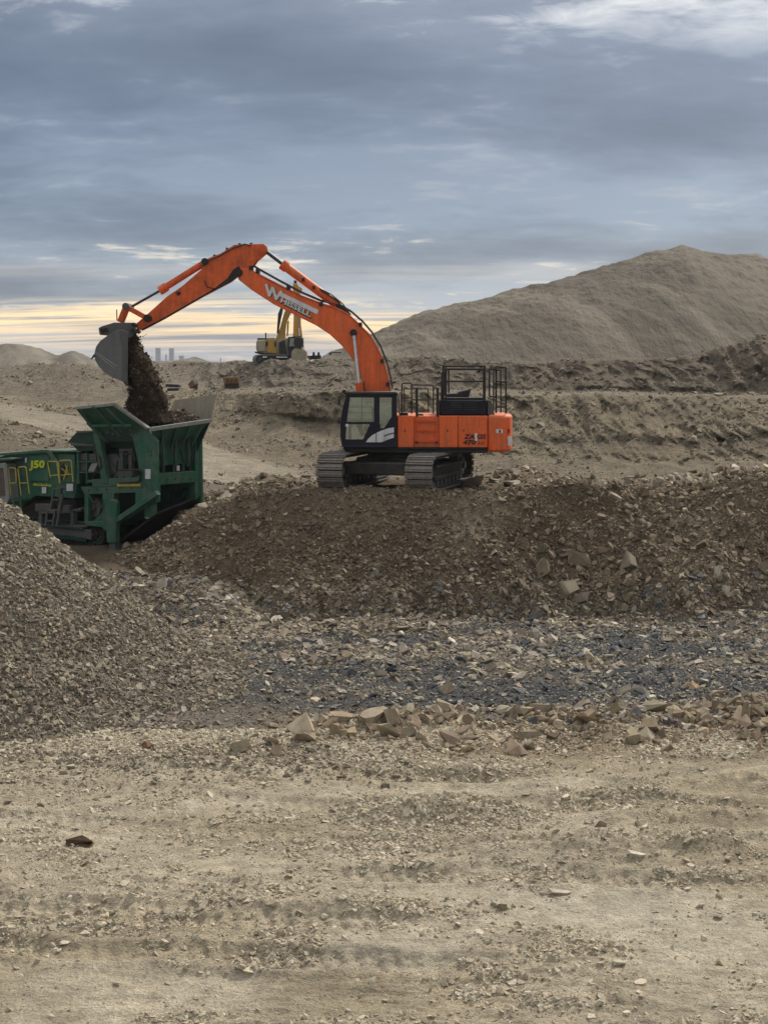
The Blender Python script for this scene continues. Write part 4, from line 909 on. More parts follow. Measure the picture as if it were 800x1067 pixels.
# pins of the boom
def pin(par, x, y, Y0, Y1, r, mat=M_BLK, nm='pin'):
    a = YP(Y0).p(x, y); m = MB(); m.tube(a, Vector((a.x, Y1, a.z)), r, n=18); m.tube(a+Vector((0, -0.03, 0)), a, r*0.5, n=12)
    return m.build(nm, mat, par, 0, True)
pin(boom, 368.2, 346.8, 50.52, 51.5, 0.125); pin(boom, 248.5, 284.0, 50.58, 51.4, 0.14)
# lift cylinders, one on each side
for Yc in (50.50, 51.52):
    P_ = YP(Yc); cyl = MB().tube(P_.p(375.6, 410), P_.p(373.6, 399.0), 0.125, n=16).build('lift_cylinder', M_OR, EX, 0, True)
    MB().tube(P_.p(368.4, 347.5), P_.p(373.8, 400), 0.062, n=14).build('rod', M_CHR, cyl, 0, True)
    m = MB(); m.tube(P_.p(368.2, 346.4)+Vector((0, -.07, 0)), P_.p(368.2, 346.4)+Vector((0, .07, 0)), 0.11, n=16); m.build('rod_eye', M_BLK, cyl, 0, True)
m = MB(); m.pp(YP(50.40), [(370.6, 405), (377, 403.4), (377.4, 412), (370.6, 412)], 0.25); m.build('lift_cylinder_bracket', M_OR, EX, 0.02)
m = MB(); m.path([YP(50.3).p(379.4, 397.5), YP(50.3).p(379.0, 403), YP(50.3).p(381, 409)], 0.02); m.build('hose', M_HOSE, EX)
# arm cylinder on top of the boom
P_ = YP(51.0)
ac = MB().tube(P_.p(295.6, 276.4), P_.p(353.0, 319.0), 0.150, n=18).build('arm_cylinder', M_OR, EX, 0, True)
m = MB(); m.tube(P_.p(293.8, 274.9), P_.p(299.2, 279.0), 0.185, n=18); m.build('cylinder_head', M_ORD, ac, 0, True)
MB().tube(P_.p(277.0, 261.8), P_.p(295.0, 275.6), 0.065, n=14).build('rod', M_RODD, ac, 0, True)
m = MB(); m.path([YP(50.8).p(334, 302.2), YP(50.8).p(342, 307), YP(50.8).p(352, 314), YP(50.8).p(362, 326)], 0.03, 6); m.path([YP(50.8).p(333, 300.6), YP(50.8).p(345, 306.8), YP(50.8).p(357, 316.5), YP(50.8).p(365, 328)], 0.022, 6); m.build('hose', M_HOSE, ac)
m = MB(); m.pp(YP(50.78), [(350, 316), (357, 318), (366, 327.5), (362, 328.5), (350, 322)], 0.44); m.build('cylinder_foot', M_BLK, ac, 0.02)
m = MB(); m.box(P_.p(316, 291.5, 0.16), (0.1, 0.1, 0.12)); m.box(P_.p(327, 299.7, 0.16), (0.1, 0.1, 0.12)); m.build('bolt', M_BLK, ac)
# arm
PA = YP(50.72); AW = 0.56
arm_pts = [(274.5, 254.0), (277.6, 256.4), (278.6, 260.2), (277.0, 263.6), (268.2, 271.0), (262.5, 278.6), (252.0, 282.5), (247.0, 287.6), (240.0, 293.2), (210.0, 309.0), (170.0, 332.0), (148.0, 343.6), (143.0, 343.4), (141.2, 338.0), (154.0, 327.0), (174.0, 309.0), (190.0, 298.0), (210.0, 280.6), (212.0, 272.0), (216.0, 269.4), (230.0, 264.0), (244.0, 255.0), (258, 254.6)]
arm = MB().pp(PA, arm_pts, AW).build('arm', M_ORD, EX, 0.02)
MB().pp(PA, [(252, 283.0), (247.0, 288.6), (240, 294), (222, 303.2), (224, 300), (237, 290), (243, 281), (249, 277)], 0.02, 0.02).build('oil_stain', M_BLK, arm)
m = MB()
lo_ = [(246.5, 288.4), (210, 309.4), (170, 332.4), (148, 344.0)]
for a, b in zip(lo_, lo_[1:]): m.tube(PA.p(*a, 0.01), PA.p(*b, 0.01), 0.03, n=6)
m.build('arm_edge', M_BLK, arm)
pin(arm, 272.8, 259.6, 50.6, 51.4, 0.14, M_ORD); pin(arm, 186, 305.6, 50.68, 51.3, 0.07, M_BLK); pin(arm, 153.4, 331.6, 50.45, 51.5, 0.13, M_BLK); pin(arm, 213.5, 272.5, 50.6, 51.4, 0.12)
m = MB(); m.path([PA.p(262, 256, .05), PA.p(255, 254.4, .05), PA.p(243, 258.5, .05), PA.p(228, 267, .05), PA.p(218, 271.5, .1), PA.p(211, 277, .1)], 0.025, 6); m.path([PA.p(213, 292, .05), PA.p(216, 299, .06), PA.p(224, 301, .06), PA.p(234, 296, .05)], 0.02, 6); m.build('hose', M_HOSE, arm)
m = MB()
for x, y in ((224, 266.8), (237, 259.6), (250, 255.0), (262, 254.6)): m.box(PA.p(x, y, -0.2), (0.08, 0.3, 0.08))
m.build('hose_clamp', M_BLK, arm)
# bucket cylinder and linkage
bc = MB().tube(P_.p(213.0, 274.0), P_.p(171.5, 300.0), 0.115, n=16).build('bucket_cylinder', M_ORD, EX, 0, True)
MB().tube(P_.p(174.4, 298.2), P_.p(166.4, 303.2), 0.155, n=16).build('cylinder_head', M_OR, bc, 0, True)
MB().tube(P_.p(168, 302.2), P_.p(132.0, 319.6+4.5-1.5), 0.045, n=12).build('rod', M_RODD, bc, 0, True)
for Yc in (50.55, 51.27):
    m = MB(); stroke(m, (130.6, 319.2), (153.4, 331.6), 5.2, 0, YP(Yc), 0.14); m.build('link', M_ORD, EX, 0.02)
m = MB(); stroke(m, (131.0, 319.4), (124.6, 335.5), 5.6, 0, YP(50.78), 0.5); m.build('link', M_ORD, EX, 0.03)
pin(EX, 131.0, 319.2, 50.46, 51.5, 0.12, M_GRY); 
m = MB(); m.tube(P_.p(122.2, 334), P_.p(121.9, 322.5), 0.02, n=6); m.build('marker_rod', M_BLK, EX)
# bucket
KB = YP(50.12); BWd = 1.75
curve = [(133.6, 346.0), (128.6, 343.0), (122.0, 343.6), (112.4, 349.6), (104.6, 355.2), (100.2, 361.5), (98.4, 369.5), (99.6, 375.6), (103.0, 381.6), (109.6, 388.4), (117.6, 393.6), (126.0, 396.6), (133.4, 399.4)]
bk_ = MB()
side = [(x, y) for x, y in curve]
bk_.pp(KB, side, 0.05)
bucket = bk_.build('bucket', M_BUCK, EX, 0.01); MB().poly([KB.p(x, y)+Vector((0, BWd-0.05, 0)) for x, y in side], (0, 0.05, 0)).build('side_plate', M_BUCK, bucket)
m = MB(); o_in = [KB.p(x, y, -0.02) for x, y in curve[2:]]
ctr = KB.p(124, 368, -0.02); vs = []
for p in o_in: vs += [p, p+Vector((0, BWd-0.04, 0)), p+(ctr-p).normalized()*0.05, p+(ctr-p).normalized()*0.05+Vector((0, BWd-0.04, 0))]
fs = []
for k in range(len(o_in)-1):
    a = 4*k; b = a+4; fs += [[a, b, b+1, a+1], [a+2, a+3, b+3, b+2], [a, a+2, b+2, b], [a+1, b+1, b+3, a+3]]
m.add(vs, fs); m.build('bucket_shell', M_BUCK, bucket, 0, True)
MB().pp(KB, [(124.6, 344.6), (131.4, 344.8), (133.8, 346.6), (133.2, 399.0), (127, 396.4), (127.6, 366)], 0.03, 0.022).build('side_cutter', M_GRY, bucket, 0.01)
m = MB(); stroke(m, (99.2, 366.5), (122, 381.5), 0.9, 0.012, KB, 0.012); stroke(m, (100, 369), (121, 384.6), 0.6, 0.012, KB, 0.012); m.build('wear_strip', M_LIP, bucket)
m = MB(); m.pp(YP(50.36), [(102.8, 341.8), (106, 340.0), (119, 336.0), (140.6, 336.2), (141.6, 343.4), (137, 352), (133.8, 352), (131.4, 345), (121.5, 345.4), (112.6, 349.8), (104.0, 349.0)], 0.16)
m.pp(YP(51.40), [(102.8, 341.8), (106, 340.0), (119, 336.0), (140.6, 336.2), (141.6, 343.4), (137, 352), (133.8, 352), (131.4, 345), (121.5, 345.4), (112.6, 349.8), (104.0, 349.0)], 0.16)
m.pp(YP(50.5), [(112, 339.4), (136, 338), (136, 346), (114, 347)], 0.9)
hitch = m.build('quick_hitch', M_GRY, EX, 0.02)
for x, y in ((106.8, 344.4), (110.6, 343.8), (139.4, 338.6), (138.4, 344.6)): pin(hitch, x, y, 50.30, 51.6, 0.075)
for k in range(5):
    p = KB.p(132.4, 398.8, -0.16-0.34*k); m = MB(); m.add([p+Vector(v) for v in ((-.10, -.07, .05), (-.10, .07, .05), (-.06, .07, -.05), (-.06, -.07, -.05), (.20, -.03, -.20), (.20, .03, -.20), (.17, .03, -.23), (.17, -.03, -.23))], [[0, 1, 2, 3], [4, 7, 6, 5], [0, 4, 5, 1], [1, 5, 6, 2], [2, 6, 7, 3], [3, 7, 4, 0]])
    m.build('tooth', M_GRY, bucket)
m = MB(); m.tube(KB.p(99, 370), KB.p(95.2, 374.4), 0.05, 0.02, n=6); m.build('hook', M_BLK, bucket)

# ------------------------------------------------------------------ soil pouring out of the bucket
def lumpy(name, rings, nth, amp, mat, col, seed=1, sc=1.6):
    """closed lumpy body through rings (centre, half width x, half depth y)"""
    vs = []; k = len(rings)
    t = np.linspace(0, 2*np.pi, nth, endpoint=False)
    P = np.array([[[c.x+a*math.cos(u), c.y+b*math.sin(u), c.z] for u in t] for c, a, b in rings])
    flat = P.reshape(-1, 3); nrm = np.array([[[math.cos(u), math.sin(u), 0] for u in t] for _ in rings]).reshape(-1, 3)
    d = fbm(flat[:, 0]*sc+flat[:, 1]*0.8, flat[:, 1]*sc, flat[:, 2]*sc, oct=5, gain=0.6, seed=seed)
    flat = flat+nrm*(d*amp)[:, None]
    me = bpy.data.meshes.new(name); f = []
    for r in range(k-1):
        for i in range(nth): f.append((r*nth+i, r*nth+(i+1) % nth, (r+1)*nth+(i+1) % nth, (r+1)*nth+i))
    f.append(tuple(range(nth))[::-1]); f.append(tuple((k-1)*nth+i for i in range(nth)))
    me.from_pydata([tuple(v) for v in flat], [], f); me.polygons.foreach_set('use_smooth', [True]*len(me.polygons))
    a = me.attributes.new('col', 'FLOAT_COLOR', 'POINT'); cc_ = np.ones((len(flat), 4), np.float32); cc_[:, :3] = lerpc(col, tuple(v*1.9 for v in col), sstep(0.45, 0.75, d*0.5+0.5)); a.data.foreach_set('color', cc_.reshape(-1))
    me.materials.append(mat); o = bpy.data.objects.new(name, me); COL.objects.link(o); return o, flat
rows = [(343, 134, 141.5), (350, 133.6, 143), (357, 133.6, 144.5), (364, 133.6, 149), (372, 133.6, 156), (380, 133.8, 159), (390, 134, 162), (400, 134, 165.5), (410, 134, 171), (418, 134, 173.5), (425, 134, 175), (432, 134, 179), (440, 134, 184)]
rings = []
ys = np.linspace(343, 440, 90)
for y in ys:
    xl = np.interp(y, [r_[0] for r_ in rows], [r_[1] for r_ in rows]); xr = np.interp(y, [r_[0] for r_ in rows], [r_[2] for r_ in rows])
    a = YP(51.0).p(xl+1, y); b = YP(51.0).p(xr-1, y); rings.append(((a+b)/2, (b.x-a.x)/2, np.interp(y, [343, 375, 440], [0.25, 0.72, 0.8])))
SOILD = (0.040, 0.027, 0.016)
fs_, fpts = lumpy('falling_soil', rings, 72, 0.30, M_MOUND, SOILD, 5)
tag(fs_, 'dark brown soil pouring from the grey bucket into the crusher hopper', 'soil', kind='stuff')
n = 1700; idx = RNG.integers(0, len(fpts), n); p = fpts[idx]; cen = np.array([[r_[0].x, r_[0].y, r_[0].z] for r_ in rings])[idx//72]
nr = p-cen; nr[:, 2] = 0; nr /= np.linalg.norm(nr, axis=1)[:, None]+1e-6
p = p+nr*RNG.exponential(0.07, (n, 1))
emit(scatter('falling_clods', p, nr, sizes(n, 0.03, 0.2, 2.9), tints(n, [(0.05, 0.035, 0.021), (0.07, 0.05, 0.032), (0.10, 0.075, 0.052), (0.04, 0.027, 0.017)], 0.2), 'loose clods flying off the soil that falls from the bucket', 'soil', 0.8, 0.5))

# ------------------------------------------------------------------ green crusher
A_ = R(38); SD = Vector((-math.cos(A_), math.sin(A_), 0)); TD = Vector((math.sin(A_), math.cos(A_), 0))
C0 = at(156, 575, 50.0); C0.z = 0
CRN = thing('rock_crusher', (C0.x-3, C0.y+3, 0.9), 'green tracked rock crusher with a wide open feed hopper, left of the brown mound', 'crusher')
PBf = Plane(C0, -TD)        # side face, runs left from the corner
PAf = Plane(C0, -SD)        # end face, runs right from the corner
def gp(mb, pl, pts, th, off=0.0): return mb.pp(pl, pts, th, off)
z3a = lambda l: [(70+x/5, 400+y/5) for x, y in l]
# chassis side with its openings, built of strips
m = MB()
gp(m, PBf, [(84, 507.4), (162, 504.2), (162, 512.5), (88, 515.5)], 0.25)
gp(m, PBf, [(88, 515), (92.5, 515), (92.0, 547), (88, 545)], 0.25)
gp(m, PBf, [(107.0, 514.6), (118.6, 514.2), (118.6, 552), (107, 549)], 0.25)
gp(m, PBf, [(88, 543.5), (108, 543.0), (108, 549.5), (90, 548)], 0.25, 0.003)
gp(m, PBf, [(141, 512.8), (162, 512.2), (162, 523.5), (141, 531)], 0.25)
gp(m, PBf, [(118, 538), (127, 535.5), (146, 527), (150, 521), (160, 521), (160, 524), (118, 549)], 0.25, -0.004)
chas = m.build('chassis', M_GRN, CRN, 0.02)
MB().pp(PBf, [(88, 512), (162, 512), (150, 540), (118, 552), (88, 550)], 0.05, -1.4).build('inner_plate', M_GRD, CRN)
m = MB(); stroke(m, (163, 513.6), (107.6, 551.4), 5.4, 0.22, PBf, 0.16); m.build('diagonal_brace', M_GRN, CRN, 0.02)
m = MB(); gp(m, PBf, [(109.5, 527), (114.5, 520.5), (119.5, 520.5), (121.5, 524), (121.0, 566), (111.5, 566)], 0.18, 0.24); leg = m.build('support_leg', M_GRN, CRN, 0.03)
m = MB(); gp(m, PBf, [(113.6, 565.5), (120.2, 565.5), (120.2, 577.5), (113.6, 577.5)], 0.22, 0.18); m.build('leg_foot', M_GRY, leg, 0.02)
# platform edge above the chassis
m = MB(); gp(m, PBf, [(96, 499.4), (152, 496.8), (152, 505.0), (96, 507.8)], 0.5, 0.02); m.build('platform_beam', M_GRN, CRN, 0.02)
pbox(MB(), PBf, 122.5, 504.0, 146.5, 506.8, 0.02, 0.04).build('yellow_sticker', M_YEL, CRN)
# posts of the hopper
m = MB(); gp(m, PBf, z3a([(325, 235), (420, 232), (468, 300), (470, 600), (415, 530), (392, 500), (378, 470), (362, 380), (345, 300)]), 0.12, 0.03); m.build('corner_plate', M_GRN, CRN, 0.02)
m = MB(); gp(m, PBf, z3a([(130, 235), (162, 235), (176, 320), (196, 430), (212, 520), (180, 520), (160, 400), (142, 300)]), 0.20, 0.05); m.build('hopper_post', M_GRN, CRN, 0.02)
pbox(MB(), PBf, 151.4, 488.9, 156.8, 499.0, 0.02, 0.05).build('white_sign', M_WHT, CRN)
m = MB()
for x, y in z3a([(428, 340), (428, 358)]):
    c = PBf.p(x, y, 0.06); m.tube(c, c-PBf.n*0.06, 0.12, n=16)
m.build('lug', M_GRN, CRN)
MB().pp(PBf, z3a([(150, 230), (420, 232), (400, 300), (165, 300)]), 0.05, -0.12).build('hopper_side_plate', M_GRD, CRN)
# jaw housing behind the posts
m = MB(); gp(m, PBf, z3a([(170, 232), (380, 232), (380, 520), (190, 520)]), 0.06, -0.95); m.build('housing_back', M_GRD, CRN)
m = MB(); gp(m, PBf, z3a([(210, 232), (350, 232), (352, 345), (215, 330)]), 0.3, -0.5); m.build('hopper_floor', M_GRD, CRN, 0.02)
m = MB(); gp(m, PBf, z3a([(272, 345), (288, 345), (292, 450), (276, 450)]), 0.15, -0.3); gp(m, PBf, z3a([(318, 345), (338, 345), (336, 450), (320, 450)]), 0.15, -0.3)
gp(m, PBf, z3a([(272, 450), (340, 448), (342, 505), (274, 508)]), 0.3, -0.25); gp(m, PBf, z3a([(270, 338), (340, 338), (340, 350), (270, 350)]), 0.2, -0.28); m.build('jaw_drive_box', M_GRY, CRN, 0.02)
m = MB(); gp(m, PBf, z3a([(292, 355), (316, 355), (318, 420), (294, 424)]), 0.1, -0.42); m.build('drive_panel', M_GRD, CRN)
m = MB(); m.path([PBf.p(*q, 0.08) for q in z3a([(262, 400), (260, 455), (268, 450), (375, 447), (384, 455), (382, 500), (370, 510), (268, 516)])], 0.035, 6); m.build('guard_rail', M_BLK, CRN)
c = PBf.p(119.5, 489, -0.4); m = MB(); disc(m, c, PBf.n, 0.55, 0.2, 28); disc(m, c, PBf.n, 0.2, 0.3, 16); m.build('flywheel', M_GRY, CRN, 0, True)
# equipment left of the posts
m = MB(); gp(m, PBf, z3a([(5, 300), (50, 250), (132, 245), (160, 348), (60, 352)]), 1.6, -0.1); m.build('bypass_chute', M_GRD, CRN, 0.02)
m = MB(); gp(m, PBf, z3a([(48, 246), (132, 243), (134, 252), (50, 256)]), 0.1, -0.04); gp(m, PBf, z3a([(15, 305), (142, 318), (142, 324), (22, 322)]), 0.05, -0.03); m.build('chute_rim', M_GRY, CRN)
for a, b in (((14, 366), (60, 400)), ((62, 366), (100, 404)), ((104, 380), (150, 412))):
    pass
m = MB()
for q in ([(62, 362), (98, 362), (98, 400), (62, 400)], [(104, 364), (148, 364), (152, 402), (104, 402)], [(62, 408), (98, 408), (98, 455), (66, 455)]): gp(m, PBf, z3a(q), 0.2, -0.15)
m.build('control_cabinet', M_GRY, CRN, 0.02)
MB().pp(PBf, z3a([(110, 455), (128, 415), (162, 412), (140, 458)]), 0.08, -0.02).build('cabinet_door', M_LIP, CRN)
m = MB()
for q in ([(50, 355), (60, 355), (64, 520), (52, 520)], [(98, 360), (104, 360), (106, 520), (99, 520)], [(60, 402), (160, 404), (160, 410), (60, 408)], [(60, 458), (170, 458), (172, 464), (62, 464)], [(100, 500), (190, 498), (190, 512), (100, 514)]): gp(m, PBf, z3a(q), 0.1, -0.05)
m.build('service_frame', M_GRN, CRN)
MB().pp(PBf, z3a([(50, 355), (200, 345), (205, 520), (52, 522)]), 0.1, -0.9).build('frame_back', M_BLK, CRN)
# rocks caught on the chute rim
# power pack body, side panels
z4 = lambda l: [(x/6.154, 455+y/6.154) for x, y in l]
PW = Plane(C0-TD*0.0, -TD)
body = MB(); gp(body, PW, z4([(-160, 175), (0, 128), (90, 105), (290, 95), (345, 105), (480, 108), (492, 300), (480, 400), (230, 380), (130, 455), (60, 415), (-160, 420)]), 2.3, -0.12)
body = body.build('power_pack', M_GRN, CRN, 0.04)
m = MB(); gp(m, PW, z4([(-160, 110), (0, 106), (270, 84), (500, 92), (508, 100), (345, 102), (0, 122), (-160, 128)]), 2.5, 0.02); m.build('roof', M_GRN, CRN, 0.02)
m = MB(); gp(m, PW, z4([(290, 84), (318, 84), (376, 165), (352, 170)]), 0.05, 0.05); m.build('roof_strut', M_GRN, CRN)
m = MB(); gp(m, PW, z4([(-160, 150), (-5, 140), (60, 135), (95, 140), (88, 152), (-160, 175)]), 0.6, 0.35); m.build('exhaust_duct', M_GRN, CRN, 0.05)
for a, b in ((190, 300), (306, 318), (384, 470)):
    pass
pbox(MB(), PW, 31.5, 474.5, 51, 501.5, 0.03, -0.085).build('side_door', M_GRN, body, 0.01)
pbox(MB(), PW, 62, 474, 78, 503, 0.03, -0.085).build('side_door', M_GRN, body, 0.01)
pbox(MB(), PW, 26.5, 477, 28, 482, 0.02, -0.08).build('sticker', M_WHT, body)
MB().pp(PW, z4([(385, 195), (410, 170), (440, 200), (430, 260), (392, 280)]), 0.02, -0.07).build('open_vent', M_BLK, body)
m = MB(); stroke(m, (70.5, 485), (66.5, 499), 1.1, -0.05, PW, 0.02); stroke(m, (64, 488), (72, 494), 0.9, -0.05, PW, 0.02); m.build('hose_rack', M_YEL, body)
UL = (SD*-1)
text_part('lettering', 'J50', PW, 32.2, 487.6, 7.2, M_YLG, body, R(4), -0.03, 0.05, 0.1, 1.75, U=UL)
text_part('lettering', 'McCloskey', PW, 35.0, 506.0, 2.6, M_YLG, body, R(1.5), -0.03, 0.03, 0.1, 1.75, U=UL)
pbox(MB(), PW, 44.0, 507.5, 48.2, 514.0, 0.02, -0.06).build('white_sign', M_WHT, body)
pbox(MB(), PW, 69.5, 504.0, 76.2, 511.6, 0.02, -0.06).build('white_sign', M_WHT, body)
m = MB(); gp(m, PW, z4([(-160, 190), (30, 165), (45, 175), (62, 400), (40, 440), (-160, 460)]), 0.9, 0.30); m.build('cooler_frame', M_LIP, CRN, 0.02)
m = MB(); gp(m, PW, z4([(-160, 215), (18, 200), (32, 375), (-160, 390)]), 0.05, 0.33); m.build('cooler_screen', paint('rust_brown_mesh', (0.10, 0.065, 0.05), 0.8, 0.3), CRN)
# handrails
def hr(pts, r=0.025, off=0.25):
    m = MB(); m.path([PW.p(x, y, off) for x, y in z4(pts)], r, 6); return m.build('handrail', M_YEL, CRN)
hr([(72, 380), (58, 205), (66, 200), (95, 200), (102, 206), (108, 290), (100, 298), (70, 298)])
hr([(138, 375), (118, 210), (124, 196), (160, 192), (170, 200), (190, 365)]); hr([(128, 298), (180, 296)], 0.02)
hr([(326, 265), (308, 165), (318, 158), (368, 160), (380, 200)]); hr([(320, 250), (385, 245)], 0.02)
hr([(385, 300), (378, 165), (390, 154), (450, 150), (460, 160), (470, 290)]); hr([(395, 248), (462, 240)], 0.02)
hr([(368, 170), (385, 300)]); hr([(420, 180), (436, 215), (410, 275)], 0.02)
m = MB(); gp(m, PW, z4([(70, 405), (138, 398), (140, 410), (72, 416)]), 0.5, 0.3); gp(m, PW, z4([(82, 416), (92, 416), (100, 450), (90, 450)]), 0.05, 0.3); gp(m, PW, z4([(128, 412), (138, 412), (140, 460), (130, 462)]), 0.05, 0.3); m.build('access_step', M_GRN, CRN)
for i, (a, b, c) in enumerate((((168, 450), (166, 470), (170, 492)), ((199, 452), (201, 470), (198, 490)), ((190, 455), (188, 468), (191, 482)))):
    MB().path([PAf.p(*a, 0.1), PAf.p(*b, 0.2), PAf.p(*c, 0.1)], 0.035, 6).build('hose', M_HOSE, CRN)
for pl, pts in ((PBf, [(112, 497.8), (120, 497.2), (128, 496.9), (136, 496.5), (144, 496.2), (92, 510.5), (100, 510.0), (110, 509.6), (124, 509), (136, 508.4), (148, 507.8), (158, 507.4)]), (PAf, [(168, 500), (176, 499.4), (184, 499), (192, 498.4), (200, 497.8), (159.5, 455), (159.5, 470), (159.5, 510), (206.2, 460), (206.2, 480), (206.2, 500)])):
    for q in pts:
        c = pl.p(*q, 0.04 if pl is PAf else 0.05); m = MB(); m.tube(c, c-pl.n*0.08, 0.035, n=6); m.build('bolt', M_GRY, CRN)
MB().path([PBf.p(*q, 0.1) for q in ((98, 470), (104, 476), (106, 486), (100, 492), (96, 499))], 0.03, 6).build('hose', M_HOSE, CRN)
MB().path([PBf.p(*q, 0.1) for q in ((126, 470), (132, 474), (139, 471), (141, 480))], 0.03, 6).build('hose', M_HOSE, CRN)
MB().path([PBf.p(*q, 0.1) for q in ((92, 515), (98, 524), (104, 522), (107, 530))], 0.035, 6).build('hose', M_HOSE, CRN)
# ladders
lad = MB()
for a, b in (((345, 330), (322, 475)), ((393, 330), (372, 475))): stroke(lad, *z4([a, b]), 1.5, 0.3, PW, 0.06)
for a, b in (((303, 475), (290, 575)), ((352, 475), (336, 575)), ((398, 370), (362, 575))): stroke(lad, *z4([a, b]), 1.5, 0.45, PW, 0.06)
lad = lad.build('ladder', M_GRY, CRN)
for i, (a, b) in enumerate((((340, 335), (395, 333)), ((333, 404), (380, 404)), ((322, 470), (374, 470)), ((300, 475), (352, 475)), ((293, 540), (342, 540)))):
    m = MB(); stroke(m, *z4([a, b]), 1.1, 0.46, PW, 0.16); m.build('rung', M_GRY, lad)
# lower machinery and tracks
m = MB()
gp(m, PW, z4([(130, 420), (480, 400), (500, 470), (460, 560), (250, 580), (150, 500)]), 1.8, -0.35); m.build('under_body', M_BLK, CRN)
m = MB(); gp(m, PW, z4([(225, 430), (330, 430), (330, 478), (225, 480)]), 0.3, -0.15); gp(m, PW, z4([(405, 440), (445, 440), (445, 490), (400, 492)]), 0.3, -0.15); gp(m, PW, z4([(455, 470), (520, 455), (520, 480), (455, 492)]), 0.3, -0.15); m.build('hydraulic_block', M_GRY, CRN, 0.03)
m = MB()
for q in ([(250, 480), (470, 475), (470, 490), (250, 494)], [(455, 475), (470, 475), (470, 570), (455, 570)], [(250, 498), (268, 498), (268, 570), (250, 560)], [(290, 570), (560, 565), (560, 580), (290, 588)]): gp(m, PW, z4(q), 0.2, -0.05)
m.build('sub_frame', M_GRY, CRN)
m = MB(); m.pp(PBf, [(91, 549), (104, 536), (110, 530), (112, 548)], 0.2, -0.2); m.build('belt_guard', M_GRN, CRN)
m = MB(); c = PBf.p(100, 528, -0.35); disc(m, c, PBf.n, 0.36, 0.2, 24); disc(m, c, PBf.n, 0.14, 0.35, 12); m.build('pulley', M_GRY, CRN, 0, True)
shoe2 = MB(); shoe2.box((0, 0, 0), (0.5, 0.17, 0.03)); shoe2.box((0, 0, 0.03), (0.49, 0.03, 0.05)); shoe2_me = shoe2.mesh('track_shoe', M_UNDER)
TE = PBf.p(108.5, 571, -0.1)
def dirt_track(offT):
    F0 = TE-(-TD)*(offT); F0 = Vector((F0.x, F0.y, TE.z))
    return crawler(CRN, F0, 4.6, 0.85, 0.5, shoe2_me, 0.19, SD, -TD, mats=(M_GRD, M_UNDER))
tk = dirt_track(0.30); dirt_track(2.5)
m = MB(); m.box(TE+SD*2.3+TD*0.02+UZ*0.42, (0.06, 3.3, 0.36), -TD, SD, UZ); m.build('track_cover', M_GRY, CRN, 0.02)
# end face: frame, panel, slots, lower beam
m = MB()
gp(m, PAf, [(156.6, 448), (164, 447), (164, 535), (156.6, 540)], 0.3, 0.0)
gp(m, PAf, [(204.2, 447), (208.4, 447), (208.8, 517), (203.6, 522)], 0.3, 0.0)
gp(m, PAf, [(163.6, 493.4), (204.6, 490.6), (204.6, 502.4), (163.6, 505.8)], 0.3, -0.003)
gp(m, PAf, [(163.6, 455.8), (204.6, 453.0), (204.6, 456.2), (163.6, 459.2)], 0.3, -0.006)
m.build('end_frame', M_GRN, CRN, 0.02)
MB().pp(PAf, [(163.6, 459), (204.4, 456), (204.4, 482), (163.6, 485.5)], 0.08, -0.18).build('end_panel', M_GRN, CRN, 0.01)
m = MB()
for x in (171, 182, 191.5, 198.5): gp(m, PAf, [(x, 483), (x+1.2, 483), (x+1.2, 493), (x, 493.5)], 0.1, -0.10)
m.build('slot_bar', M_GRN, CRN)
for x in (170.5, 183.2, 196.4):
    m = MB(); gp(m, PAf, [(x, 456), (x+2.0, 456), (x+1.6, 486), (x, 486)], 0.12, 0.03); m.build('stiffener', M_GRN, CRN, 0.01)
pbox(MB(), PAf, 184.6, 485, 187.4, 490.4, 0.02, -0.08).build('white_sign', M_WHT, CRN)
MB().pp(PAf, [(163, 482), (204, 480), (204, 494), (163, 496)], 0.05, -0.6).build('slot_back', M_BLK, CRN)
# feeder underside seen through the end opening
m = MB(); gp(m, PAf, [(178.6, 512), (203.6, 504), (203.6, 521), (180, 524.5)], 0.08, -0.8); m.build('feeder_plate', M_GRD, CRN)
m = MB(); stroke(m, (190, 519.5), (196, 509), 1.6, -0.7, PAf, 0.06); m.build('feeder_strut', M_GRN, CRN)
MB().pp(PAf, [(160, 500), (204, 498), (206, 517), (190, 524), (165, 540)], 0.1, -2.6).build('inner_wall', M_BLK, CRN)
# sloping belly from the end frame to the leg
m = MB(); a = [PAf.p(208, 518, -0.02), PAf.p(164, 536, -0.02)]
v0 = PBf.p(124, 566, -0.1); v1 = v0+TD*2.6
m.add([a[1], a[0], v1, v0, a[1]+UZ*0.08, a[0]+UZ*0.08, v1+UZ*0.08, v0+UZ*0.08], [[0, 1, 2, 3], [4, 7, 6, 5], [0, 4, 5, 1], [1, 5, 6, 2], [2, 6, 7, 3], [3, 7, 4, 0]]); m.build('belly_plate', M_BLK, CRN)
# far side wall so that the body is closed
wT = 2.6
m = MB()
for s0, s1, za, zb_ in ((0.0, 3.6, zat(536, 50), zat(447, 50)),): m.poly([C0+TD*wT+UZ*za, C0+TD*wT+SD*s1+UZ*(za-0.6), C0+TD*wT+SD*s1+UZ*zb_, C0+TD*wT+UZ*zb_], -TD*0.12)
m.build('far_side_wall', M_GRN, CRN)
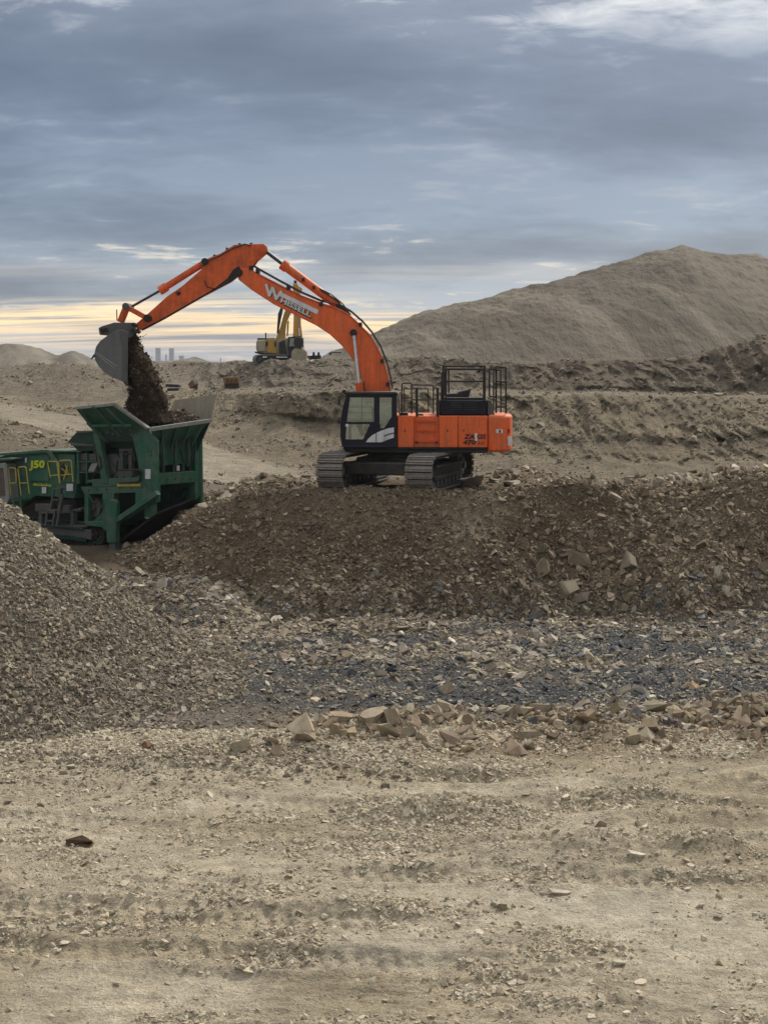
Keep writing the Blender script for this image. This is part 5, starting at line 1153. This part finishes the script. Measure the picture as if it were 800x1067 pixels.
# hopper wings. wing over the side face
c_ = PBf.p(154.5, 446.5, 0.1); bl = PBf.p(98, 449.6, 0.05)
FLB = Plane(C0-TD*0.75, -TD)
tl = FLB.p(79.0, 425.4); tr_ = FLB.p(119.0, 421.2)
def panel(nm, pts, d, mat, par=CRN): return MB().poly(pts, d).build(nm, mat, par, 0.0)
w1 = panel('hopper_wing', [bl, c_, tr_, tl], TD*0.06, M_GRN)
m = MB()
for a, b in ((tl, tr_), (tr_, c_)): 
    dr = (b-a).normalized(); m.box((a+b)/2+TD*0.03, ((b-a).length, 0.14, 0.09), dr, TD, dr.cross(TD))
m.build('wing_lip', M_LIP, w1)
for f0, f1 in (((102.5, 449), (84, 426)), ((112, 461), (92, 441)), ((127, 455), (98, 423.6)), ((139, 451), (112, 426))):
    a = PBf.p(*f0, 0.14); b = FLB.p(*f1, 0.06)
    m = MB(); dr = (b-a).normalized(); m.box((a+b)/2, ((b-a).length, 0.16, 0.05), dr, -TD, dr.cross(TD)); m.build('rib', M_GRN, w1)
a = (bl*0.6+tl*0.4)-TD*0.06; b = (c_*0.72+tr_*0.28)-TD*0.06
m = MB(); dr = (b-a).normalized(); m.box((a+b)/2+Vector((0, 0, -0.12)), ((b-a).length*0.8, 0.1, 0.08), dr, TD, dr.cross(TD)); m.build('rib', M_GRN, w1)
# wing over the end face
FLA = Plane(C0-SD*0.55, -SD)
e0 = PAf.p(157.0, 447.6, 0.3); e0t = FLA.p(158.5, 447.2, -0.1); e1 = FLA.p(219.0, 438.4); b0 = PAf.p(162, 463, 0.0); b1 = PAf.p(204.6, 456, 0.0)
w2 = panel('hopper_wing', [b0, b1, e1, e0t], SD*0.06, M_GRN)
m = MB(); dr = (e1-e0t).normalized(); m.box((e0t+e1)/2+SD*0.03, ((e1-e0t).length+0.05, 0.16, 0.12), dr, SD, dr.cross(SD)); m.build('wing_lip', M_LIP, w2)
for t in (0.12, 0.36, 0.60, 0.84):
    a = b0.lerp(b1, t)-UZ*0.35-SD*0.02; b = e0t.lerp(e1, t+0.05)-SD*0.02; k_ = b0.lerp(b1, t)
    m = MB(); m.poly([a, b, k_], TD*0.06); m.build('rib', M_GRN, w2)
panel('wing_end_gusset', [b1, e1, b1-UZ*0.5], TD*0.05, M_GRD)
# interior far walls of the hopper
mi = C0+TD*3.3; 
fw = [PAf.p(204, 452, 0)+TD*0.2, FLA.p(219, 439, 0)+TD*0.15, None, None]
far1 = C0+TD*3.1-SD*0.30; far2 = C0+TD*3.1+SD*1.5
zt_ = zat(410, 53)
m = MB(); gp(m, Plane(C0+TD*3.1, -TD), [(172, 442), (182, 417), (224, 411.5), (219, 439.5)], 0.06)
m.build('far_hopper_wing', M_DST, CRN)
# heap of feed in the hopper
hx = C0+SD*1.62+TD*1.52
nth = 60; rg_ = []
Lx = np.linspace(-1.5, 1.6, 46); Tx = np.linspace(-1.4, 1.4, 46); TT, LL = np.meshgrid(Tx, Lx)
HX = hx.x+SD.x*LL+TD.x*TT; HY = hx.y+SD.y*LL+TD.y*TT
edge = zat(447, 50.6)
HZ = edge-0.12+0.75*np.exp(-((LL-0.1)/1.4)**2-((TT+0.1)/1.1)**2)+0.55*np.exp(-((LL+1.1)/0.8)**2-((TT-1.0)/0.6)**2)-0.25*(np.abs(LL/1.6)**4+np.abs(TT/1.45)**4)+0.13*fbm(HX*2.2, HY*2.2, oct=4, gain=0.6, seed=301)
PH_ = np.stack([HX, HY, HZ], 2); hp = grid_mesh('feed_heap', PH_, np.broadcast_to(np.array((0.10, 0.075, 0.05)), PH_.shape), M_MOUND)
hp['kind'] = 'stuff'; tag(hp, 'heap of brown soil filling the crusher hopper', 'soil')
p, m_ = sample_grid(PH_, 1.0, 2200)
emit(scatter('feed_stones', p, m_, sizes(2200, 0.05, 0.26, 2.6), tints(2200, [(0.12, 0.09, 0.06), (0.18, 0.14, 0.10), (0.08, 0.058, 0.038), (0.24, 0.20, 0.15)], 0.2), 'stones and clods on top of the soil heap in the hopper', 'rubble', 0.6, 0.3))

# ------------------------------------------------------------------ yellow excavator on the far bench
YE = thing('excavator', at(290, 378, 150), 'faded yellow excavator with a dark cab, parked on the far bench under the orange boom', 'excavator')
z6 = lambda l: [(255+x/10.667, 310+y/10.667) for x, y in l]
def y6(nm, pts, Y, th, mat, bev=0.05, par=YE): return MB().pp(YP(Y), z6(pts), th).build(nm, mat, par, bev)
y6('counterweight', [(128, 480), (150, 470), (240, 468), (240, 612), (135, 605), (125, 560)], 149.0, 3.0, M_CATB, 0.15)
y6('engine_housing', [(238, 455), (350, 462), (360, 630), (238, 615)], 149.1, 2.8, M_CAT, 0.08)
y6('hood', [(140, 450), (330, 450), (330, 470), (140, 474)], 149.3, 2.4, M_BLK, 0.05)
y6('exhaust_stack', [(226, 392), (242, 392), (240, 455), (228, 455)], 149.8, 0.2, M_BLK, 0.03)
y6('deck', [(110, 600), (240, 615), (360, 630), (520, 640), (500, 660), (290, 655), (120, 620)], 148.9, 3.0, M_BLK, 0.03)
y6('door_gap', [(234, 490), (256, 490), (256, 540), (234, 540)], 149.0, 0.1, M_BLK, 0.0)
y6('door_gap', [(330, 490), (348, 490), (348, 545), (330, 545)], 149.0, 0.1, M_BLK, 0.0)
y6('centre_frame', [(350, 470), (480, 450), (490, 650), (355, 640)], 149.3, 2.0, M_CATB, 0.05)
y6('boom_bracket', [(380, 500), (440, 470), (470, 660), (380, 660)], 149.0, 0.8, M_BLK, 0.05)
cb = y6('cab', [(480, 440), (560, 430), (645, 445), (650, 590), (600, 650), (490, 650), (475, 560)], 148.6, 1.7, M_BLK, 0.05)
y6('window', [(500, 455), (560, 452), (556, 540), (498, 545)], 148.56, 0.02, M_GLS, 0, cb); y6('window', [(575, 458), (636, 465), (632, 540), (572, 536)], 148.56, 0.02, M_GLS, 0, cb)
y6('boom', [(340, 470), (395, 330), (430, 200), (455, 130), (500, 20), (560, -60), (600, -130), (640, -100), (600, 0), (545, 110), (500, 190), (462, 280), (450, 380), (450, 480), (400, 520), (350, 530)], 149.6, 0.8, M_CAT, 0.08)
y6('lift_cylinder', [(370, 180), (400, 110), (425, 130), (400, 250), (372, 400), (355, 400)], 149.2, 0.35, M_BLK, 0.05)
y6('lift_cylinder', [(470, 270), (492, 250), (488, 340), (480, 430), (466, 430)], 149.3, 0.3, M_CAT, 0.05)
ar = y6('arm', [(536, -140), (541, -160), (584, -160), (612, -100), (622, 60), (622, 300), (640, 440), (538, 440), (544, 180)], 148.8, 0.8, M_CATO, 0.08)
y6('bucket_cylinder', [(590, -80), (616, -80), (620, 340), (600, 350)], 148.6, 0.3, M_CATB, 0.05)
y6('rod', [(596, 340), (616, 340), (618, 430), (600, 430)], 148.6, 0.15, M_CHR, 0.02)
y6('boom_cap', [(545, -190), (575, -190), (578, -160), (545, -160)], 149.0, 0.5, M_BLK, 0.03)
y6('bucket', [(520, 600), (560, 560), (575, 480), (630, 480), (640, 560), (690, 600), (694, 720), (505, 722)], 148.0, 1.3, M_CATB, 0.1)
y6('bucket_gap', [(588, 600), (636, 600), (640, 616), (586, 618)], 147.96, 0.06, M_LIP, 0.0)
y6('coupler', [(560, 440), (640, 450), (650, 500), (630, 570), (560, 560), (540, 500)], 147.9, 1.2, M_BLK, 0.05)
y6('antenna', [(536, 400), (542, 400), (542, 440), (536, 440)], 149.0, 0.1, M_BLK, 0)
tA = R(-40); d2 = Vector((math.sin(R(62)), math.cos(R(62)), 0)); p2 = Vector((math.cos(R(62)), -math.sin(R(62)), 0))
sh3 = MB(); sh3.box((0, 0, 0), (0.7, 0.2, 0.04)); sh3.box((0, 0, 0.04), (0.7, 0.03, 0.06)); sh3m = sh3.mesh('track_shoe', M_SHOE)
b_ = at(264.5, 379.6, 147.2)
crawler(YE, b_, 4.6, 0.95, 0.7, sh3m, 0.21, d2, p2); crawler(YE, b_+Vector((1.2, 2.4, 0)), 4.6, 0.95, 0.7, sh3m, 0.21, d2, p2)
# ------------------------------------------------------------------ small things far away
def tower(px0, px1, pyt, label, nm='tower', Y=3000, cat='tower', dep=1.0):
    P_ = YP(Y); a = P_.p(px0, pyt); b = P_.p(px1, 379); w = b.x-a.x; hgt = a.z-b.z
    t = thing(nm, ((a.x+b.x)/2, Y+w/2, b.z), label, cat)
    MB().box(((a.x+b.x)/2, Y+w/2, b.z+hgt/2), (w, w*dep, hgt)).build('wall', M_TWR, t)
    m = MB()
    for k in range(int(hgt/3.5)): m.box(((a.x+b.x)/2, Y+w/2, b.z+2+3.5*k), (w+0.4, w*dep+0.4, 0.9))
    m.build('storey_bands', paint('dull_window_band', (0.19, 0.19, 0.23), 0.8, 0.0), t)
    MB().box(((a.x+b.x)/2, Y+w/2, a.z+0.6), (w*1.06, w*dep*1.06, 1.2)).build('roof', M_TWR, t)
    return t
tower(162.2, 167.2, 363.2, 'left one of two tall grey towers on the horizon right of the falling soil')
tower(176.2, 181.2, 363.4, 'right one of two tall grey towers on the horizon right of the falling soil')
tower(172.4, 174.0, 370.0, 'thin short grey chimney between the two grey towers on the horizon', 'chimney', 3050, 'chimney')
tower(186.6, 191.6, 371.2, 'low pale block just right of the two towers on the horizon', 'building', 3100, 'building')
tower(229.4, 230.6, 373.4, 'tiny thin mast on the horizon left of the yellow excavator', 'mast', 3200, 'mast')
# yellow bucket and attachments lying at the left end of the bench
zf = lambda l: [(150+x/6.154, 350+y/6.154) for x, y in l]
lb = thing('loader_bucket', at(240, 405, 139), 'yellow toothed loader bucket lying behind the left end of the bench', 'bucket')
MB().pp(YP(139), zf([(505, 270), (608, 262), (610, 330), (590, 350), (515, 372), (518, 320)]), 0.8).build('bucket_body', paint('dark_rusty_steel', (0.05, 0.035, 0.022), 0.8, 0.2), lb, 0.05)
MB().pp(YP(138.85), zf([(503, 268), (608, 260), (609, 302), (518, 310)]), 0.14).build('back_plate', M_CATD, lb, 0.03)
for x in (528, 556, 584): MB().pp(YP(138.7), zf([(x, 275), (x+14, 275), (x+12, 305), (x, 308)]), 0.14).build('bracket', paint('rust', (0.12, 0.05, 0.02), 0.8, 0.2), lb)
sb = thing('scrap_frame', at(179, 406, 128), 'dark rusty steel frame lying beyond the hopper, right of the falling soil', 'scrap')
MB().pp(YP(128), zf([(138, 308), (225, 312), (228, 330), (140, 328)]), 1.2).build('frame', M_BLK, sb, 0.05); MB().pp(YP(127.6), zf([(150, 336), (222, 334), (215, 352), (150, 354)]), 1.2).build('frame', M_BLK, sb, 0.05)
boulder(201, 403, 127, 11, 9, 1.0, (0.10, 0.07, 0.045), 'dark brown boulder beyond the hopper, right of the scrap frame', 0)
vh = thing('dump_truck', at(330, 376, 152), 'dark machine almost hidden behind the far bench, right of the yellow excavator', 'truck')
zv = lambda l: [(300+x/6.667, 340+y/6.667) for x, y in l]
MB().pp(YP(152), zv([(130, 205), (225, 200), (225, 225), (130, 235)]), 2.5).build('body', M_BLK, vh, 0.05)
MB().pp(YP(151.9), zv([(170, 205), (172, 180), (184, 178), (188, 205)]), 0.5).build('exhaust', M_BLK, vh); MB().pp(YP(151.9), zv([(204, 205), (206, 182), (218, 178), (222, 205)]), 0.5).build('lamp_bracket', M_BLK, vh)
v2 = thing('dump_truck', at(350, 372, 153), 'dark truck canopy peeking over the far bench, left of the orange boom', 'truck')
MB().pp(YP(153), zv([(290, 180), (370, 178), (372, 186), (300, 186)]), 2.2).build('canopy', M_BLK, v2, 0.03); MB().pp(YP(153), zv([(288, 184), (298, 184), (296, 200), (284, 200)]), 2.0).build('windscreen_frame', M_BLK, v2, 0.03)

# ------------------------------------------------------------------ thin air haze round the whole scene
me = bpy.data.meshes.new('haze'); b_ = MB().box((0, 1600, 18.5), (4200, 4400, 43)); me.from_pydata([tuple(v) for v in b_.v], [], b_.f)
mh = bpy.data.materials.new('haze_air'); mh.use_nodes = True; nt = mh.node_tree; nt.nodes.remove(nt.nodes['Principled BSDF'])
pv = nt.nodes.new('ShaderNodeVolumePrincipled'); pv.inputs['Color'].default_value = (0.86, 0.90, 0.97, 1); pv.inputs['Density'].default_value = 0.00013; pv.inputs['Anisotropy'].default_value = 0.2
nt.links.new(pv.outputs[0], nt.nodes['Material Output'].inputs['Volume']); me.materials.append(mh)
hz = bpy.data.objects.new('haze', me); COL.objects.link(hz); tag(hz, 'thin pale haze filling the air over the quarry', 'haze', kind='stuff')
